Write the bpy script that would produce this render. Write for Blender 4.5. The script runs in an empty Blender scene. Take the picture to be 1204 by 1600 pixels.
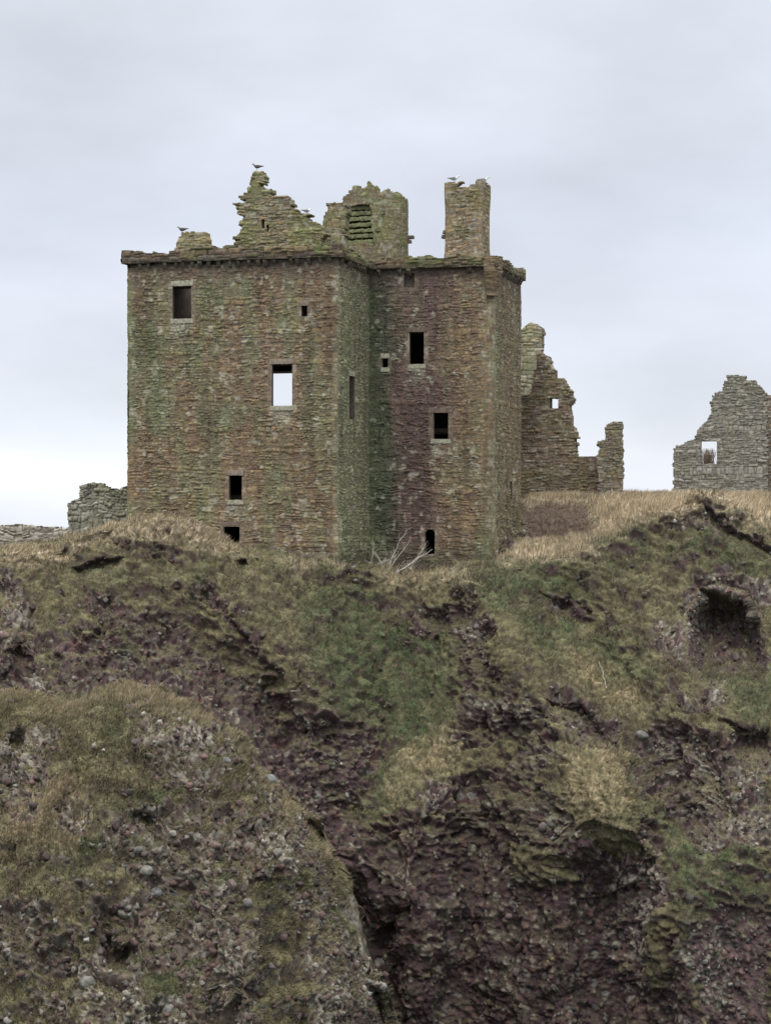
import bpy, math, random
import numpy as np

random.seed(7)
RNG = np.random.default_rng(11)
C = bpy.context.scene.collection
SC = bpy.context.scene

# ------------------------------------------------------------------ camera
F = 3720.0            # focal length in photograph pixels (1204 x 1600)
HOR = 840.0           # row of the horizon in the photograph
cam_d = bpy.data.cameras.new("camera")
cam = bpy.data.objects.new("camera", cam_d)
C.objects.link(cam)
cam.location = (0, 0, 0)
cam.rotation_euler = (math.radians(90), 0, 0)
cam_d.sensor_fit = 'VERTICAL'
cam_d.sensor_height = 24.0
cam_d.lens = 24.0 * F / 1600.0
cam_d.shift_y = (HOR - 800.0) / 1600.0
cam_d.clip_start = 1.0
cam_d.clip_end = 20000.0
SC.camera = cam

# ------------------------------------------------------------------ light
SUN_EL, SUN_AZ = math.radians(58), math.radians(190)   # high, behind the viewer and a little to the right
w = bpy.data.worlds.new("World"); SC.world = w
w.use_nodes = True
nt = w.node_tree; nt.nodes.clear()
def N(t, **k):
    n = nt.nodes.new(t)
    for a, b in k.items(): setattr(n, a, b)
    return n
out = N('ShaderNodeOutputWorld')
sky = N('ShaderNodeTexSky', sky_type='NISHITA', sun_disc=False, sun_elevation=SUN_EL, sun_rotation=SUN_AZ)
bg1 = N('ShaderNodeBackground'); bg1.inputs['Strength'].default_value = 0.10
nt.links.new(sky.outputs[0], bg1.inputs[0])
tc = N('ShaderNodeTexCoord')
sep = N('ShaderNodeSeparateXYZ'); nt.links.new(tc.outputs['Generated'], sep.inputs[0])
ramp = N('ShaderNodeValToRGB')          # overcast luminance: brighter towards the zenith
nt.links.new(sep.outputs['Z'], ramp.inputs[0])
e = ramp.color_ramp.elements
e[0].position = 0.0; e[0].color = (0.855, 0.885, 0.955, 1)
e[1].position = 1.0; e[1].color = (3.4, 3.38, 3.35, 1)
for p, c in ((0.025, (0.84, 0.875, 0.95)), (0.05, (0.795, 0.835, 0.92)), (0.09, (0.75, 0.79, 0.885)), (0.13, (0.715, 0.76, 0.86)), (0.17, (0.72, 0.765, 0.855)),
             (0.24, (0.72, 0.76, 0.83)), (0.4, (1.40, 1.41, 1.43))):
    k = e.new(p); k.color = (*c, 1)
mp = N('ShaderNodeMapping'); mp.inputs['Scale'].default_value = (3.0, 3.0, 7.0)
nt.links.new(tc.outputs['Generated'], mp.inputs[0])
nz = N('ShaderNodeTexNoise'); nz.inputs['Scale'].default_value = 2.3; nz.inputs['Detail'].default_value = 5; nz.inputs['Roughness'].default_value = 0.5
nt.links.new(mp.outputs[0], nz.inputs['Vector'])
mr = N('ShaderNodeMapRange'); mr.inputs[1].default_value = 0.3; mr.inputs[2].default_value = 0.7
mr.inputs[3].default_value = 0.88; mr.inputs[4].default_value = 1.11
nt.links.new(nz.outputs[0], mr.inputs[0])
mul = N('ShaderNodeVectorMath', operation='SCALE')
nt.links.new(ramp.outputs[0], mul.inputs[0]); nt.links.new(mr.outputs[0], mul.inputs['Scale'])
# a brighter break in the cloud low on the left
def mth(op, a, b=None):
    m_ = N('ShaderNodeMath', operation=op)
    for i_, v_ in enumerate((a, b)):
        if v_ is None: continue
        if isinstance(v_, (int, float)): m_.inputs[i_].default_value = v_
        else: nt.links.new(v_, m_.inputs[i_])
    return m_.outputs[0]
dx_ = mth('DIVIDE', mth('ADD', sep.outputs['X'], 0.17), 0.06)
wob = mth('MULTIPLY', mth('SUBTRACT', nz.outputs[0], 0.5), 0.03)
dz_ = mth('DIVIDE', mth('ADD', mth('SUBTRACT', sep.outputs['Z'], 0.030), wob), 0.009)
brk = mth('POWER', 2.718, mth('MULTIPLY', mth('ADD', mth('MULTIPLY', dx_, dx_), mth('MULTIPLY', dz_, dz_)), -1.0))
brk = mth('MULTIPLY', brk, mth('GREATER_THAN', sep.outputs['Y'], 0.0))
mulb = N('ShaderNodeVectorMath', operation='SCALE'); nt.links.new(mul.outputs[0], mulb.inputs[0])
nt.links.new(mth('ADD', mth('MULTIPLY', brk, 0.20), 1.0), mulb.inputs['Scale'])
bg2 = N('ShaderNodeBackground'); nt.links.new(mulb.outputs[0], bg2.inputs[0])
mx = N('ShaderNodeMixShader'); mx.inputs[0].default_value = 0.95
nt.links.new(bg1.outputs[0], mx.inputs[1]); nt.links.new(bg2.outputs[0], mx.inputs[2])
nt.links.new(mx.outputs[0], out.inputs[0])

sun_d = bpy.data.lights.new("sun", 'SUN'); sun_d.energy = 1.5; sun_d.angle = math.radians(16); sun_d.color = (1, 0.96, 0.9)
sun = bpy.data.objects.new("sun", sun_d); C.objects.link(sun)
sun.rotation_euler = (math.radians(90) - SUN_EL, 0, math.pi - SUN_AZ)
SC.view_settings.view_transform = 'Standard'
SC.view_settings.look = 'None'
SC.view_settings.exposure = 0.08
SC.view_settings.gamma = 1.0
SC.cycles.max_bounces = 5
SC.cycles.use_denoising = True

# ------------------------------------------------------------------ numeric helpers
def hsh(ix, iy, iz=0, seed=0):
    ix = np.asarray(ix).astype(np.int64).astype(np.uint32)
    iy = np.asarray(iy).astype(np.int64).astype(np.uint32)
    iz = np.asarray(iz).astype(np.int64).astype(np.uint32)
    h = ix * np.uint32(374761393) + iy * np.uint32(668265263) + iz * np.uint32(2246822519) + np.uint32((seed * 3266489917 + 374761) & 0xffffffff)
    h = (h ^ (h >> np.uint32(13))) * np.uint32(1274126177)
    h = (h ^ (h >> np.uint32(15))) * np.uint32(2654435761)
    h = h ^ (h >> np.uint32(16))
    return h.astype(np.float64) / 4294967296.0

def vn(x, y, z, seed=0):
    xi, yi, zi = np.floor(x), np.floor(y), np.floor(z)
    fx, fy, fz = x - xi, y - yi, z - zi
    fx = fx*fx*(3-2*fx); fy = fy*fy*(3-2*fy); fz = fz*fz*(3-2*fz)
    r = 0
    for a in (0, 1):
        wx = fx if a else 1-fx
        for b in (0, 1):
            wy = fy if b else 1-fy
            for c in (0, 1):
                wz = fz if c else 1-fz
                r = r + wx*wy*wz*hsh(xi+a, yi+b, zi+c, seed)
    return r*2-1

def fbm(x, y, z, sc, octs=3, seed=0, gain=0.5):
    r = 0; a = 1.0; t = 0
    for o in range(octs):
        r = r + a*vn(x/sc, y/sc, z/sc, seed+o*17); t += a
        a *= gain; sc = sc/2.03
    return r/t

def worley(x, y, z, sc, seed=0):
    """distance to the nearest feature point (in cells) and that cell's hash"""
    x = x/sc; y = y/sc; z = z/sc
    xi, yi, zi = np.floor(x), np.floor(y), np.floor(z)
    best = np.full(x.shape, 9.0); hid = np.zeros(x.shape)
    for a in (-1, 0, 1):
        for b in (-1, 0, 1):
            for c in (-1, 0, 1):
                cx, cy, cz = xi+a, yi+b, zi+c
                d = (cx+hsh(cx, cy, cz, seed)-x)**2 + (cy+hsh(cx, cy, cz, seed+1)-y)**2 + (cz+hsh(cx, cy, cz, seed+2)-z)**2
                m = d < best
                best = np.where(m, d, best); hid = np.where(m, hsh(cx, cy, cz, seed+3), hid)
    return np.sqrt(best), hid

def sstep(a, b, x):
    t = np.clip((x-a)/(b-a), 0, 1)
    return t*t*(3-2*t)

def inpoly(x, y, poly):
    r = np.zeros(np.shape(x), bool)
    n = len(poly)
    for i in range(n):
        x1, y1 = poly[i]; x2, y2 = poly[(i+1) % n]
        if y1 == y2: continue
        c = ((y1 > y) != (y2 > y)) & (x < (x2-x1)*(y-y1)/(y2-y1)+x1)
        r ^= c
    return r

def sdist(x, y, poly, closed=True):
    d = np.full(np.shape(x), 1e9)
    n = len(poly)
    for i in range(n if closed else n-1):
        x1, y1 = poly[i]; x2, y2 = poly[(i+1) % n]
        dx, dy = x2-x1, y2-y1
        t = np.clip(((x-x1)*dx+(y-y1)*dy)/(dx*dx+dy*dy+1e-9), 0, 1)
        d = np.minimum(d, (x-x1-t*dx)**2+(y-y1-t*dy)**2)
    d = np.sqrt(d)
    return np.where(inpoly(x, y, poly), -d, d) if closed else d

def at(px, py, Y):
    return np.array([(px-602.0)/F*Y, Y, (HOR-py)/F*Y])

def mixc(a, b, t):
    return a*(1-t[..., None]) + np.asarray(b)*t[..., None]

# ------------------------------------------------------------------ mesh helpers
def link(name, me, mat, parent=None):
    o = bpy.data.objects.new(name, me); C.objects.link(o)
    if mat: me.materials.append(mat)
    if parent: o.parent = parent
    return o

def mesh(name, V, faces, mat, parent=None, col=None, smooth=False):
    """faces: list of int arrays, each (n,3) or (n,4)"""
    V = np.asarray(V, np.float32).reshape(-1, 3)
    me = bpy.data.meshes.new(name)
    me.vertices.add(len(V)); me.vertices.foreach_set('co', V.ravel())
    faces = [np.asarray(f, np.int32) for f in faces if len(f)]
    loops = np.concatenate([f.ravel() for f in faces])
    tot = np.concatenate([np.full(len(f), f.shape[1], np.int32) for f in faces])
    st = np.concatenate([[0], np.cumsum(tot)[:-1]]).astype(np.int32)
    me.loops.add(len(loops)); me.loops.foreach_set('vertex_index', loops)
    me.polygons.add(len(tot)); me.polygons.foreach_set('loop_start', st); me.polygons.foreach_set('loop_total', tot)
    if smooth: me.polygons.foreach_set('use_smooth', np.ones(len(tot), bool))
    if col is not None:
        c = np.ones((len(V), 4), np.float32); c[:, :3] = np.clip(np.asarray(col).reshape(-1, 3), 0.004, 1)
        at_ = me.attributes.new('Col', 'FLOAT_COLOR', 'POINT'); at_.data.foreach_set('color', c.ravel())
    me.update(); me.validate()
    return link(name, me, mat, parent)

def compact(V, faces, col=None):
    used = np.unique(np.concatenate([f.ravel() for f in faces if len(f)]))
    mp_ = np.full(len(V), -1, np.int64); mp_[used] = np.arange(len(used))
    return V[used], [mp_[f] for f in faces if len(f)], (col[used] if col is not None else None)

def tag(o, label=None, cat=None, group=None, kind=None):
    if label: o['label'] = label
    if cat: o['category'] = cat
    if group: o['group'] = group
    if kind: o['kind'] = kind
    return o

def empty(name, loc=(0, 0, 0)):
    o = bpy.data.objects.new(name, None); C.objects.link(o); o.location = loc
    return o

# ------------------------------------------------------------------ materials
def mat_attr(name, scale=9.0, lo=0.6, hi=1.4, bump=0.25, bscale=22.0, speck=0.0, speck_col=(0.42, 0.42, 0.37), rough=0.95):
    m = bpy.data.materials.new(name); m.use_nodes = True
    t = m.node_tree; b = t.nodes['Principled BSDF']
    b.inputs['Roughness'].default_value = rough
    b.inputs['Specular IOR Level'].default_value = 0.15
    a = t.nodes.new('ShaderNodeAttribute'); a.attribute_name = 'Col'
    co = t.nodes.new('ShaderNodeTexCoord')
    n1 = t.nodes.new('ShaderNodeTexNoise'); n1.inputs['Scale'].default_value = scale; n1.inputs['Detail'].default_value = 6; n1.inputs['Roughness'].default_value = 0.65
    t.links.new(co.outputs['Object'], n1.inputs['Vector'])
    r = t.nodes.new('ShaderNodeMapRange'); r.inputs[1].default_value = 0.3; r.inputs[2].default_value = 0.7
    r.inputs[3].default_value = lo; r.inputs[4].default_value = hi
    t.links.new(n1.outputs[0], r.inputs[0])
    s = t.nodes.new('ShaderNodeVectorMath'); s.operation = 'SCALE'
    t.links.new(a.outputs['Color'], s.inputs[0]); t.links.new(r.outputs[0], s.inputs['Scale'])
    last = s.outputs[0]
    if speck > 0:
        n2 = t.nodes.new('ShaderNodeTexNoise'); n2.inputs['Scale'].default_value = 5.5; n2.inputs['Detail'].default_value = 8; n2.inputs['Roughness'].default_value = 0.8
        t.links.new(co.outputs['Object'], n2.inputs['Vector'])
        r2 = t.nodes.new('ShaderNodeMapRange'); r2.inputs[1].default_value = 0.60; r2.inputs[2].default_value = 0.70; r2.inputs[4].default_value = speck
        t.links.new(n2.outputs[0], r2.inputs[0])
        mxn = t.nodes.new('ShaderNodeMix'); mxn.data_type = 'RGBA'
        t.links.new(r2.outputs[0], mxn.inputs['Factor']); t.links.new(last, mxn.inputs[6]); mxn.inputs[7].default_value = (*speck_col, 1)
        last = mxn.outputs[2]
    t.links.new(last, b.inputs['Base Color'])
    n3 = t.nodes.new('ShaderNodeTexNoise'); n3.inputs['Scale'].default_value = bscale; n3.inputs['Detail'].default_value = 5
    t.links.new(co.outputs['Object'], n3.inputs['Vector'])
    bp = t.nodes.new('ShaderNodeBump'); bp.inputs['Strength'].default_value = bump; bp.inputs['Distance'].default_value = 0.05
    t.links.new(n3.outputs[0], bp.inputs['Height']); t.links.new(bp.outputs[0], b.inputs['Normal'])
    return m

def mat_plain(name, col, var=0.3, scale=8.0, rough=0.9, bump=0.2):
    m = bpy.data.materials.new(name); m.use_nodes = True
    t = m.node_tree; b = t.nodes['Principled BSDF']
    b.inputs['Roughness'].default_value = rough; b.inputs['Specular IOR Level'].default_value = 0.2
    co = t.nodes.new('ShaderNodeTexCoord')
    n1 = t.nodes.new('ShaderNodeTexNoise'); n1.inputs['Scale'].default_value = scale; n1.inputs['Detail'].default_value = 6
    t.links.new(co.outputs['Object'], n1.inputs['Vector'])
    cr = t.nodes.new('ShaderNodeValToRGB')
    cr.color_ramp.elements[0].position = 0.3; cr.color_ramp.elements[1].position = 0.7
    cr.color_ramp.elements[0].color = (*[c*(1-var) for c in col], 1)
    cr.color_ramp.elements[1].color = (*[min(1, c*(1+var)) for c in col], 1)
    t.links.new(n1.outputs[0], cr.inputs[0]); t.links.new(cr.outputs[0], b.inputs['Base Color'])
    bp = t.nodes.new('ShaderNodeBump'); bp.inputs['Strength'].default_value = bump; bp.inputs['Distance'].default_value = 0.05
    t.links.new(n1.outputs[0], bp.inputs['Height']); t.links.new(bp.outputs[0], b.inputs['Normal'])
    return m

M_STONE = mat_attr('rubble_sandstone', 7.0, 0.62, 1.38, 0.35, 26, speck=0.55)
M_ROCK = mat_attr('cliff_ground', 6.0, 0.5, 1.5, 0.7, 14, speck=0.0)
M_BLADE = mat_attr('grass_blade', 3.0, 0.75, 1.25, 0.0, 10)
M_COBBLE = mat_attr('cobble_stone', 9.0, 0.7, 1.3, 0.3, 20, speck=0.35)
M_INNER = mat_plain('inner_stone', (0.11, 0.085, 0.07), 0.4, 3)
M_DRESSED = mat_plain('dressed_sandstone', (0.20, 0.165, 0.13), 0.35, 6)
M_JAMB = mat_plain('shaded_jamb', (0.085, 0.07, 0.058), 0.4, 6)  # shade put into the jamb colour so openings look dark
M_LICHENSTONE = mat_plain('lichened_sandstone', (0.27, 0.26, 0.20), 0.4, 9)
M_DRESSDARK = mat_plain('dark_red_sandstone', (0.13, 0.10, 0.08), 0.35, 6)
M_CORBEL = mat_plain('weathered_corbel', (0.13, 0.11, 0.085), 0.4, 5)

# ------------------------------------------------------------------ masonry
def stones(s, z, seed, hm=0.17, wm=0.45, warp=1.0):
    zero = np.zeros_like(s)
    zw = z + warp*(0.12*fbm(s, z, zero, 1.8, 2, seed+50) + 0.055*vn(s/0.40, z/0.30, zero, seed+51) + 0.022*vn(s/0.13, z/0.11, zero, seed+53))
    sw = s + warp*0.05*vn(s/0.4, z/0.3, zero, seed+52)
    rg = np.random.default_rng(seed)
    hs = hm*rg.uniform(0.55, 1.6, 1200)*np.where(rg.random(1200) < 0.09, 1.9, 1)
    ed = np.concatenate([[-40.0], -40.0+np.cumsum(hs)])
    r = np.clip(np.searchsorted(ed, zw)-1, 0, len(hs)-1)
    zl = zw-ed[r]; H = hs[r]
    wr = wm*(0.6+0.9*hsh(r, zero, 0, seed+1)); off = hsh(r, zero, 0, seed+2)*9
    u = sw/wr+off; i = np.floor(u)
    J = lambda k: 0.7*(hsh(k, r, 0, seed+3)-0.5)
    i = np.where(u < i+J(i), i-1, i); i = np.where(u > i+1+J(i+1), i+1, i)
    le = i+J(i); ri = i+1+J(i+1)
    ds = np.minimum(u-le, ri-u)*wr
    sp = (hsh(i, r, 1, seed+4) > 0.5) & (H > hm*0.75)
    up = sp & (zl > H*0.5)
    zc = ed[r]+H*0.5
    zc = np.where(sp, np.where(up, zc+H*0.25, zc-H*0.25), zc)
    zl = np.where(up, zl-H*0.5, zl); H = np.where(sp, H*0.5, H)
    dz = np.minimum(zl, H-zl)
    k = 2+up.astype(int)
    a = hsh(i, r, k, seed+5); b = hsh(i, r, k, seed+6); c = hsh(i, r, k, seed+7)
    d = np.minimum(ds, dz)
    sc = ((le+ri)*0.5-off)*wr + (s-sw)
    return dict(a=a, b=b, c=c, d=d, f=zl/np.maximum(H, 1e-3), sc=sc, zc=zc+(z-zw))

def wall_path(pts, steps, closed=False):
    """densify a polyline: returns s, xy, outward normals (outside on the right of travel)"""
    pts = [np.array(p[:2], float) for p in pts]
    n = len(pts); segs = n if closed else n-1
    S = []; XY = []; NN = []; s0 = 0; corner = [0.0]
    dirs = []
    for k in range(segs):
        d = pts[(k+1) % n]-pts[k]; dirs.append(d/np.linalg.norm(d))
    rn = lambda d: np.array([d[1], -d[0]])
    for k in range(segs):
        A, B = pts[k], pts[(k+1) % n]; L = np.linalg.norm(B-A)
        st = steps[k] if isinstance(steps, (list, tuple)) else steps
        m = max(1, int(round(L/st)))
        for j in range(m):
            if j == 0 and (closed or k > 0):
                n1, n2 = rn(dirs[k-1]), rn(dirs[k]); nn = n1+n2; nn = nn/(np.linalg.norm(nn)**2)*2 if np.linalg.norm(nn) > .3 else n2
            else:
                nn = rn(dirs[k])
            S.append(s0+L*j/m); XY.append(A+(B-A)*j/m); NN.append(nn)
        s0 += L; corner.append(s0)
    if closed:
        S.append(s0); XY.append(pts[0]); NN.append(NN[0])
    else:
        S.append(s0); XY.append(pts[-1]); NN.append(rn(dirs[-1]))
    return np.array(S), np.array(XY), np.array(NN), corner

def snap(arr, vals):
    for v in vals:
        i = np.argmin(np.abs(arr-v)); arr[i] = v
    return arr

def masonry(name, path, steps, z0, z1, dz, colfn, parent, closed=False, thick=None, keep=None, holes=(), seed=1,
            hm=0.17, wm=0.45, amp=1.0, warp=1.0, flat=(), mat=None, batter=None, blend=0.6, bend=None):
    """A wall of laid stones along a path. keep(s,z) says which stones stand; holes = (s0,s1,z0,z1) openings."""
    S, XY, NN, corner = wall_path(path, steps, closed)
    Z = np.linspace(z0, z1, max(2, int(round((z1-z0)/dz))+1))
    S2 = S.copy()
    for h in holes:
        for v in h[:2]:
            i = np.argmin(np.abs(S2-v))
            if 0 < i < len(S2)-1:
                t = v-S2[i]; d = (XY[i+1]-XY[i-1]); d = d/np.linalg.norm(d); XY[i] = XY[i]+d*t; S2[i] = v
        snap(Z, h[2:4])
    s, z = np.meshgrid(S2, Z, indexing='xy')            # rows = z
    zero = np.zeros_like(s)
    st = stones(s, z, seed, hm, wm, warp)
    e = sstep(0.0, 0.045, st['d'])
    jt = np.clip(0.5+1.2*fbm(s, z, zero, 0.6, 2, seed+7), 0, 1)       # how far the mortar has washed out
    disp = e*(0.015+0.095*st['a']**1.6+0.06*(st['f']-0.4)*(st['c']-0.2)) - (1-e)*0.06*jt + 0.035*fbm(s, z, zero, 0.22, 3, seed+9) - 0.07*e*(hsh(st['b']*9e5, st['c']*9e5, 0, seed) < 0.035)
    for cs in (corner if closed else []):                  # corners are laid truer
        disp = disp*(0.4+0.6*sstep(0.05, 0.5, np.abs(s-cs)))
    disp = 0.60*disp*amp + 0.05*fbm(s, z, zero, 3.0, 2, seed+8)
    for (f0, f1, g0, g1) in flat:                          # dressed margins lie flatter
        m = (s > f0) & (s < f1) & (z > g0) & (z < g1); disp = np.where(m, 0.012+0.25*disp, disp)
    if batter is not None: disp = disp+batter(s, z)
    X = XY[None, :, 0]+NN[None, :, 0]*disp; Y = XY[None, :, 1]+NN[None, :, 1]*disp
    P = np.stack([X, Y, z], -1)
    if bend is not None: P = bend(P, s, z)
    nr, nc = s.shape
    sm = (s[:-1, :-1]+s[1:, 1:])*0.5; zm = (z[:-1, :-1]+z[1:, 1:])*0.5
    mask = np.ones((nr-1, nc-1), bool)
    if keep is not None:
        sc = st['sc'][:-1, :-1]; zc = st['zc'][:-1, :-1]
        mask &= keep(sc*blend+sm*(1-blend), zc*blend+zm*(1-blend))
    for h in holes:
        mask &= ~((sm > h[0]) & (sm < h[1]) & (zm > h[2]) & (zm < h[3]))
    col = colfn(s, z, st, e)
    idx = np.arange(nr*nc).reshape(nr, nc)
    q = np.stack([idx[:-1, :-1], idx[:-1, 1:], idx[1:, 1:], idx[1:, :-1]], -1)
    faces = [q[mask]]
    V = P.reshape(-1, 3); COL = col.reshape(-1, 3)
    if thick:
        e2 = sstep(0.0, 0.04, st['d'])
        tb = -thick - e2*0.06*st['c'] + 0.03
        XB = XY[None, :, 0]+NN[None, :, 0]*tb; YB = XY[None, :, 1]+NN[None, :, 1]*tb
        PB = np.stack([XB, YB, z], -1)
        if bend is not None: PB = bend(PB, s, z)
        # the wall's core: layers between the two faces so broken edges are stony too
        LAY = max(1, int(round(thick/0.28)))
        layers = [P]
        for l in range(1, LAY):
            f = l/LAY
            jit = 0.05*np.stack([vn(s/0.2, z/0.15, zero+l*3.1, seed+60+k) for k in range(3)], -1)
            layers.append(P*(1-f)+PB*f+jit)
        layers.append(PB)
        nv = nr*nc
        V = np.concatenate([L.reshape(-1, 3) for L in layers]); COL = np.concatenate([COL]*len(layers))
        top = len(layers)-1
        faces.append(q[mask][:, ::-1]+top*nv)
        pad = np.zeros((nr+1, nc+1), bool); pad[1:-1, 1:-1] = mask
        if closed: pad[1:-1, 0] = mask[:, -1]; pad[1:-1, -1] = mask[:, 0]
        for l in range(top):
            o0, o1 = l*nv, (l+1)*nv
            h_ = pad[1:, 1:-1] != pad[:-1, 1:-1]            # horizontal edges (nr, nc-1)
            up_ = pad[:-1, 1:-1]
            r_, c_ = np.nonzero(h_)
            a_, b_ = idx[r_, c_], idx[r_, c_+1]
            fl = up_[r_, c_]
            f1 = np.stack([a_+o0, b_+o0, b_+o1, a_+o1], -1); f1[~fl] = f1[~fl][:, ::-1]
            faces.append(f1)
            v_ = pad[1:-1, 1:] != pad[1:-1, :-1]
            le_ = pad[1:-1, :-1]
            r_, c_ = np.nonzero(v_)
            a_, b_ = idx[r_, c_], idx[r_+1, c_]
            fl = le_[r_, c_]
            f1 = np.stack([b_+o0, a_+o0, a_+o1, b_+o1], -1); f1[~fl] = f1[~fl][:, ::-1]
            faces.append(f1)
    V, faces, COL = compact(V, faces, COL)
    return mesh(name, V, faces, mat or M_STONE, parent, COL)

def line_s(A, B, px):
    """distance along A->B where the sight line of photograph column px meets it, and its Y"""
    A = np.array(A[:2]); B = np.array(B[:2]); e_ = (B-A)/np.linalg.norm(B-A)
    k = (px-602.0)/F
    s = (k*A[1]-A[0])/(e_[0]-k*e_[1])
    return s, A[1]+s*e_[1]

def poly_on(A, B, pts):
    r = []
    for px, py in pts:
        s, Y = line_s(A, B, px); r.append((s, (HOR-py)/F*Y))
    return r

def box(name, lo, hi, mat, parent, M=None, jit=0.0, sub=0):
    lo = np.array(lo, float); hi = np.array(hi, float)
    n = [max(1, int((hi[k]-lo[k])/0.09)) if sub else 1 for k in range(3)]
    V = []; Fq = []
    def face(o, u, v, nu, nv):
        b = len(V)
        for j in range(nv+1):
            for i in range(nu+1): V.append(o+u*i/nu+v*j/nv)
        for j in range(nv):
            for i in range(nu):
                a = b+j*(nu+1)+i; Fq.append((a, a+1, a+nu+2, a+nu+1))
    d = hi-lo; X, Y, Z = np.array([d[0], 0, 0]), np.array([0, d[1], 0]), np.array([0, 0, d[2]])
    face(lo, X, Z, n[0], n[2]); face(lo+X+Y, -X, Z, n[0], n[2])
    face(lo+X, Y, Z, n[1], n[2]); face(lo+Y, -Y, Z, n[1], n[2])
    face(lo+Z, X, Y, n[0], n[1]); face(lo+Y, X, -Y, n[0], n[1])
    V = np.array(V)
    if jit:
        c = (lo+hi)/2; q = np.round(V*200)
        j = np.stack([hsh(q[:, 0], q[:, 1], q[:, 2], 91+k) for k in range(3)], -1)-0.5
        V = V+j*jit
        f = np.abs(V-c)/(d/2); rr = np.sort(f, -1)[:, -2]
        V = c+(V-c)*(1-0.10*np.clip(rr-0.6, 0, 1))[:, None]
    if M is not None: V = M(V)
    return mesh(name, V, [np.array(Fq)], mat, parent)

# ------------------------------------------------------------------ the keep: plan
TH = math.radians(15)
E1 = np.array([-math.cos(TH), math.sin(TH)])        # to the left along the front
E2 = np.array([math.sin(TH), math.cos(TH)])         # into the building
C0 = at(527, 0, 120.0)[:2]
def loc(a, b): return C0+E1*a+E2*b
def toworld(V):                                     # local (a, b, z) -> world
    return np.stack([C0[0]+E1[0]*V[:, 0]+E2[0]*V[:, 1], C0[1]+E1[1]*V[:, 0]+E2[1]*V[:, 1], V[:, 2]], -1)
W1, D1, W2, D2 = 11.245, 6.0, 6.70, 13.04
pL, pC, pR, pW, pWB, pBL = loc(W1, 0), loc(0, 0), loc(0, D1), loc(-W2, D1), loc(-W2, D2), loc(W1, D2)
Z0, ZT = -3.2, 14.35
keep = empty('castle_keep', (*loc(W1/2, 4), -1.2))
tag(keep, 'tall ruined sandstone tower house with L-shaped walls on the cliff top', 'castle tower')
bpy.context.view_layer.update()
class _K: pass
def P_(o):                                          # parent without moving (the meshes are in world coordinates)
    o.parent = keep; o.location = tuple(-np.array(keep.location)); return o

# colours (albedo)
OCH, BRN, PUR, RED = (0.275, 0.20, 0.112), (0.195, 0.143, 0.088), (0.135, 0.090, 0.085), (0.20, 0.125, 0.095)
GGR, GRN, DGR, GRY, PAL = (0.225, 0.25, 0.165), (0.140, 0.158, 0.070), (0.054, 0.078, 0.046), (0.225, 0.21, 0.18), (0.40, 0.39, 0.31)

def stonemix(st, pal, wts):
    cw = np.cumsum(np.array(wts)/sum(wts))
    k = np.clip(np.searchsorted(cw, st['b']), 0, len(pal)-1)
    pc = np.array(pal); mean = (pc*np.array(wts)[:, None]).sum(0)/sum(wts)
    return (pc[k]*0.55+mean*0.45)*(0.78+0.44*st['c'])[..., None]

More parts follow.
